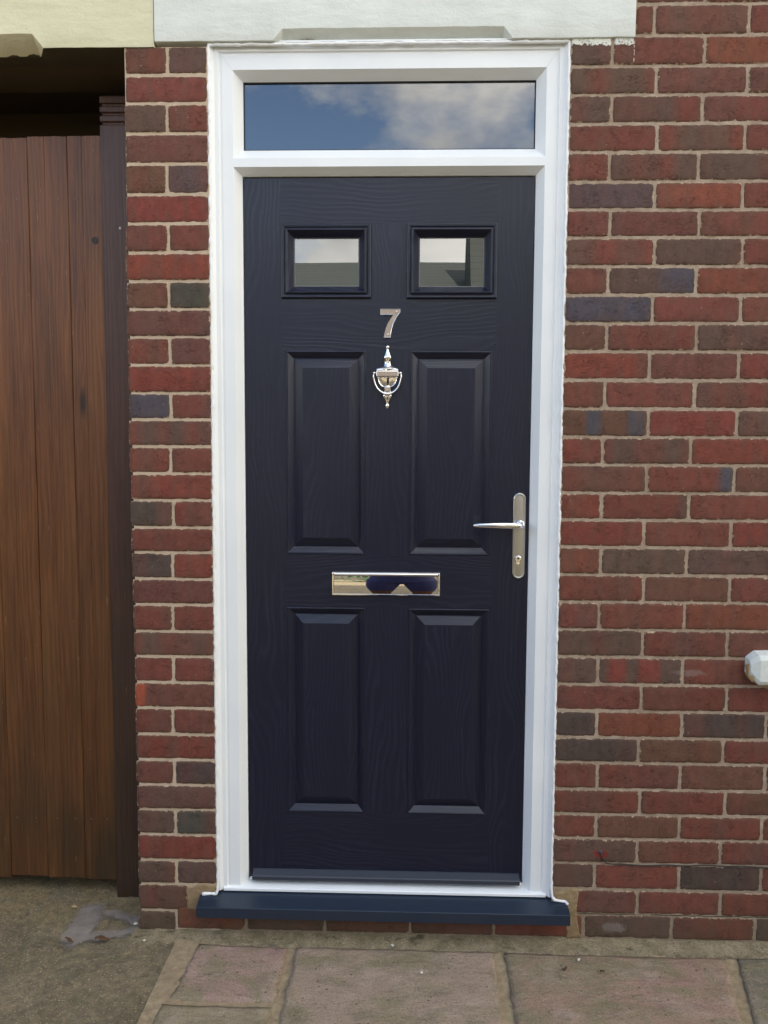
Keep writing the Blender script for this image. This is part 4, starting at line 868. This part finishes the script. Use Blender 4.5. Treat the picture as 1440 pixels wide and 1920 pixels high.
tag(mesh("hedge", vs, fs, HG), "low green hedge across the yard, reflected in the letterplate", "hedge")

# unseen fences added on both sides of the yard to block the low sky
M_FEN = mat_wood("fence_timber", (.07, .035, .018), (.11, .058, .030), (.16, .09, .05))
for X_, lab in ((-4.6, "unseen brown timber fence added left of the yard to block low sky"), (4.9, "unseen brown timber fence added right of the yard to block low sky")):
    F_ = root("sky_block_fence", lab, "fence", (X_, -5, 0), "added fences beside the yard")
    for k in range(6):
        y = -1.0 - k * 1.5; b = MB()
        for q in range(10): b.box(X_ - .012 + .006 * (q % 2), X_ + .012, y - 1.45 + q * .145, y - 1.45 + q * .145 + .143, .03, 1.95 + .004 * (q % 3))
        PG(b.build("fence_panel", M_FEN, F_), (X_, -5, 0)); b = MB(); b.box(X_ - .05, X_ + .05, y - .04, y + .04, -.04, 2.1); PG(b.build("post", M_FEN, F_, bevel=.006), (X_, -5, 0))

# ------------------------------------------------------------------ the photographer (behind the camera; shows in the letterplate)
PR = root("person", "person in long navy work coat and brown boots facing the door with a phone", "person", (.03, -2.66, 0))
nB = NT("clothed_body"); o_ = nB.obj(); sp = nB.sep(o_)
nav = nB.mix(nB.noise(o_, 9, 4), s2l((26, 30, 74)), s2l((36, 42, 92)))
cB = nB.mix(nB.math('LESS_THAN', sp[2], .26), nav, s2l((92, 58, 38)))
skin = nB.math('MAXIMUM', nB.math('GREATER_THAN', sp[2], 1.475), nB.math('MULTIPLY', nB.math('GREATER_THAN', sp[1], .27), nB.math('GREATER_THAN', sp[2], 1.2)))
nB.set(Base_Color=nB.mix(skin, cB, s2l((196, 148, 122))), Roughness=.75, Normal=nB.bump(nB.noise(o_, 12, 3), .012, .5))
def skinned(name, nodes, edges, mat, par, lvl=2):
    me_ = bpy.data.meshes.new(name); me_.from_pydata([n_[0] for n_ in nodes], edges, []); o_ = bpy.data.objects.new(name, me_); C.objects.link(o_); o_.parent = par
    sk = o_.modifiers.new("skin", 'SKIN'); me_.skin_vertices or me_.attributes
    if not me_.skin_vertices:
        bm = bmesh.new(); bm.from_mesh(me_); bm.verts.layers.skin.verify(); bm.to_mesh(me_); bm.free()
    for v, n_ in zip(me_.skin_vertices[0].data, nodes): v.radius = n_[1] if isinstance(n_[1], tuple) else (n_[1], n_[1])
    me_.skin_vertices[0].data[0].use_root = True; sk.use_smooth_shade = True
    ss = o_.modifiers.new("sub", 'SUBSURF'); ss.levels = ss.render_levels = lvl; me_.materials.append(mat.m); return o_
nd = [((0, 0, .95), (.19, .13)), ((0, 0, 1.12), (.165, .12)), ((0, 0, 1.30), (.19, .125)), ((0, -.01, 1.42), (.11, .09)), ((0, .005, 1.50), .055), ((0, .02, 1.58), (.068, .08)), ((0, .025, 1.67), (.078, .095)), ((0, .02, 1.74), (.06, .075)), ((0, .118, 1.63), .011)]
nd.append(((0, 0, .62), (.215, .13)))
ed = [(0, 9), (0, 1), (1, 2), (2, 3), (3, 4), (4, 5), (5, 6), (6, 7), (5, 8)]
for sg in (-1, 1):
    k = len(nd); nd += [((sg * .11, 0, .80), (.125, .13)), ((sg * .125, .02, .50), (.10, .11)), ((sg * .13, .0, .27), (.085, .09)), ((sg * .13, -.02, .10), .05), ((sg * .14, .05, .04), .045), ((sg * .15, .15, .035), .038)]
    ed += [(0, k), (k, k + 1), (k + 1, k + 2), (k + 2, k + 3), (k + 3, k + 4), (k + 4, k + 5)]
    k = len(nd); nd += [((sg * .19, -.01, 1.38), .065), ((sg * .25, .04, 1.15), .050), ((sg * .15, .22, 1.28), .037), ((sg * .095, .33, 1.375), .022), ((sg * .085, .365, 1.405), (.012, .03))]
    ed += [(2, k), (k, k + 1), (k + 1, k + 2), (k + 2, k + 3), (k + 3, k + 4)]; h_ = len(nd) - 1
    for f_ in range(4):
        q = len(nd); z_ = 1.435 - f_ * .019; nd += [((sg * .088, .378, z_), .009), ((sg * .080, .392, z_ + .002), .008), ((sg * (.062 + .003 * f_), .391, z_ + .003), .007)]; ed += [(h_, q), (q, q + 1), (q + 1, q + 2)]
    q = len(nd); nd += [((sg * .078, .352, 1.425), .010), ((sg * .062, .352, 1.437), .0085)]; ed += [(h_, q), (q, q + 1)]
skinned("body", nd, ed, nB, PR)
b = MB(); b.lathe([(1.62, .074), (1.66, .088), (1.70, .092), (1.75, .082), (1.785, .05), (1.80, .005)], 0, -.005, 1.05, 20); o_ = b.build("hair", mat_plain("brown_hair", (.03, .018, .012), .6, bump=(90, .004)), PR, smooth=True)
b = MB(); b.box(-.001, .067, -2.281, -2.272, 1.365, 1.505); o_ = b.build("phone", mat_plain("phone_black", (.01, .01, .012), .2), None, bevel=.003); tag(o_, "black mobile phone held up by the person in navy", "phone")
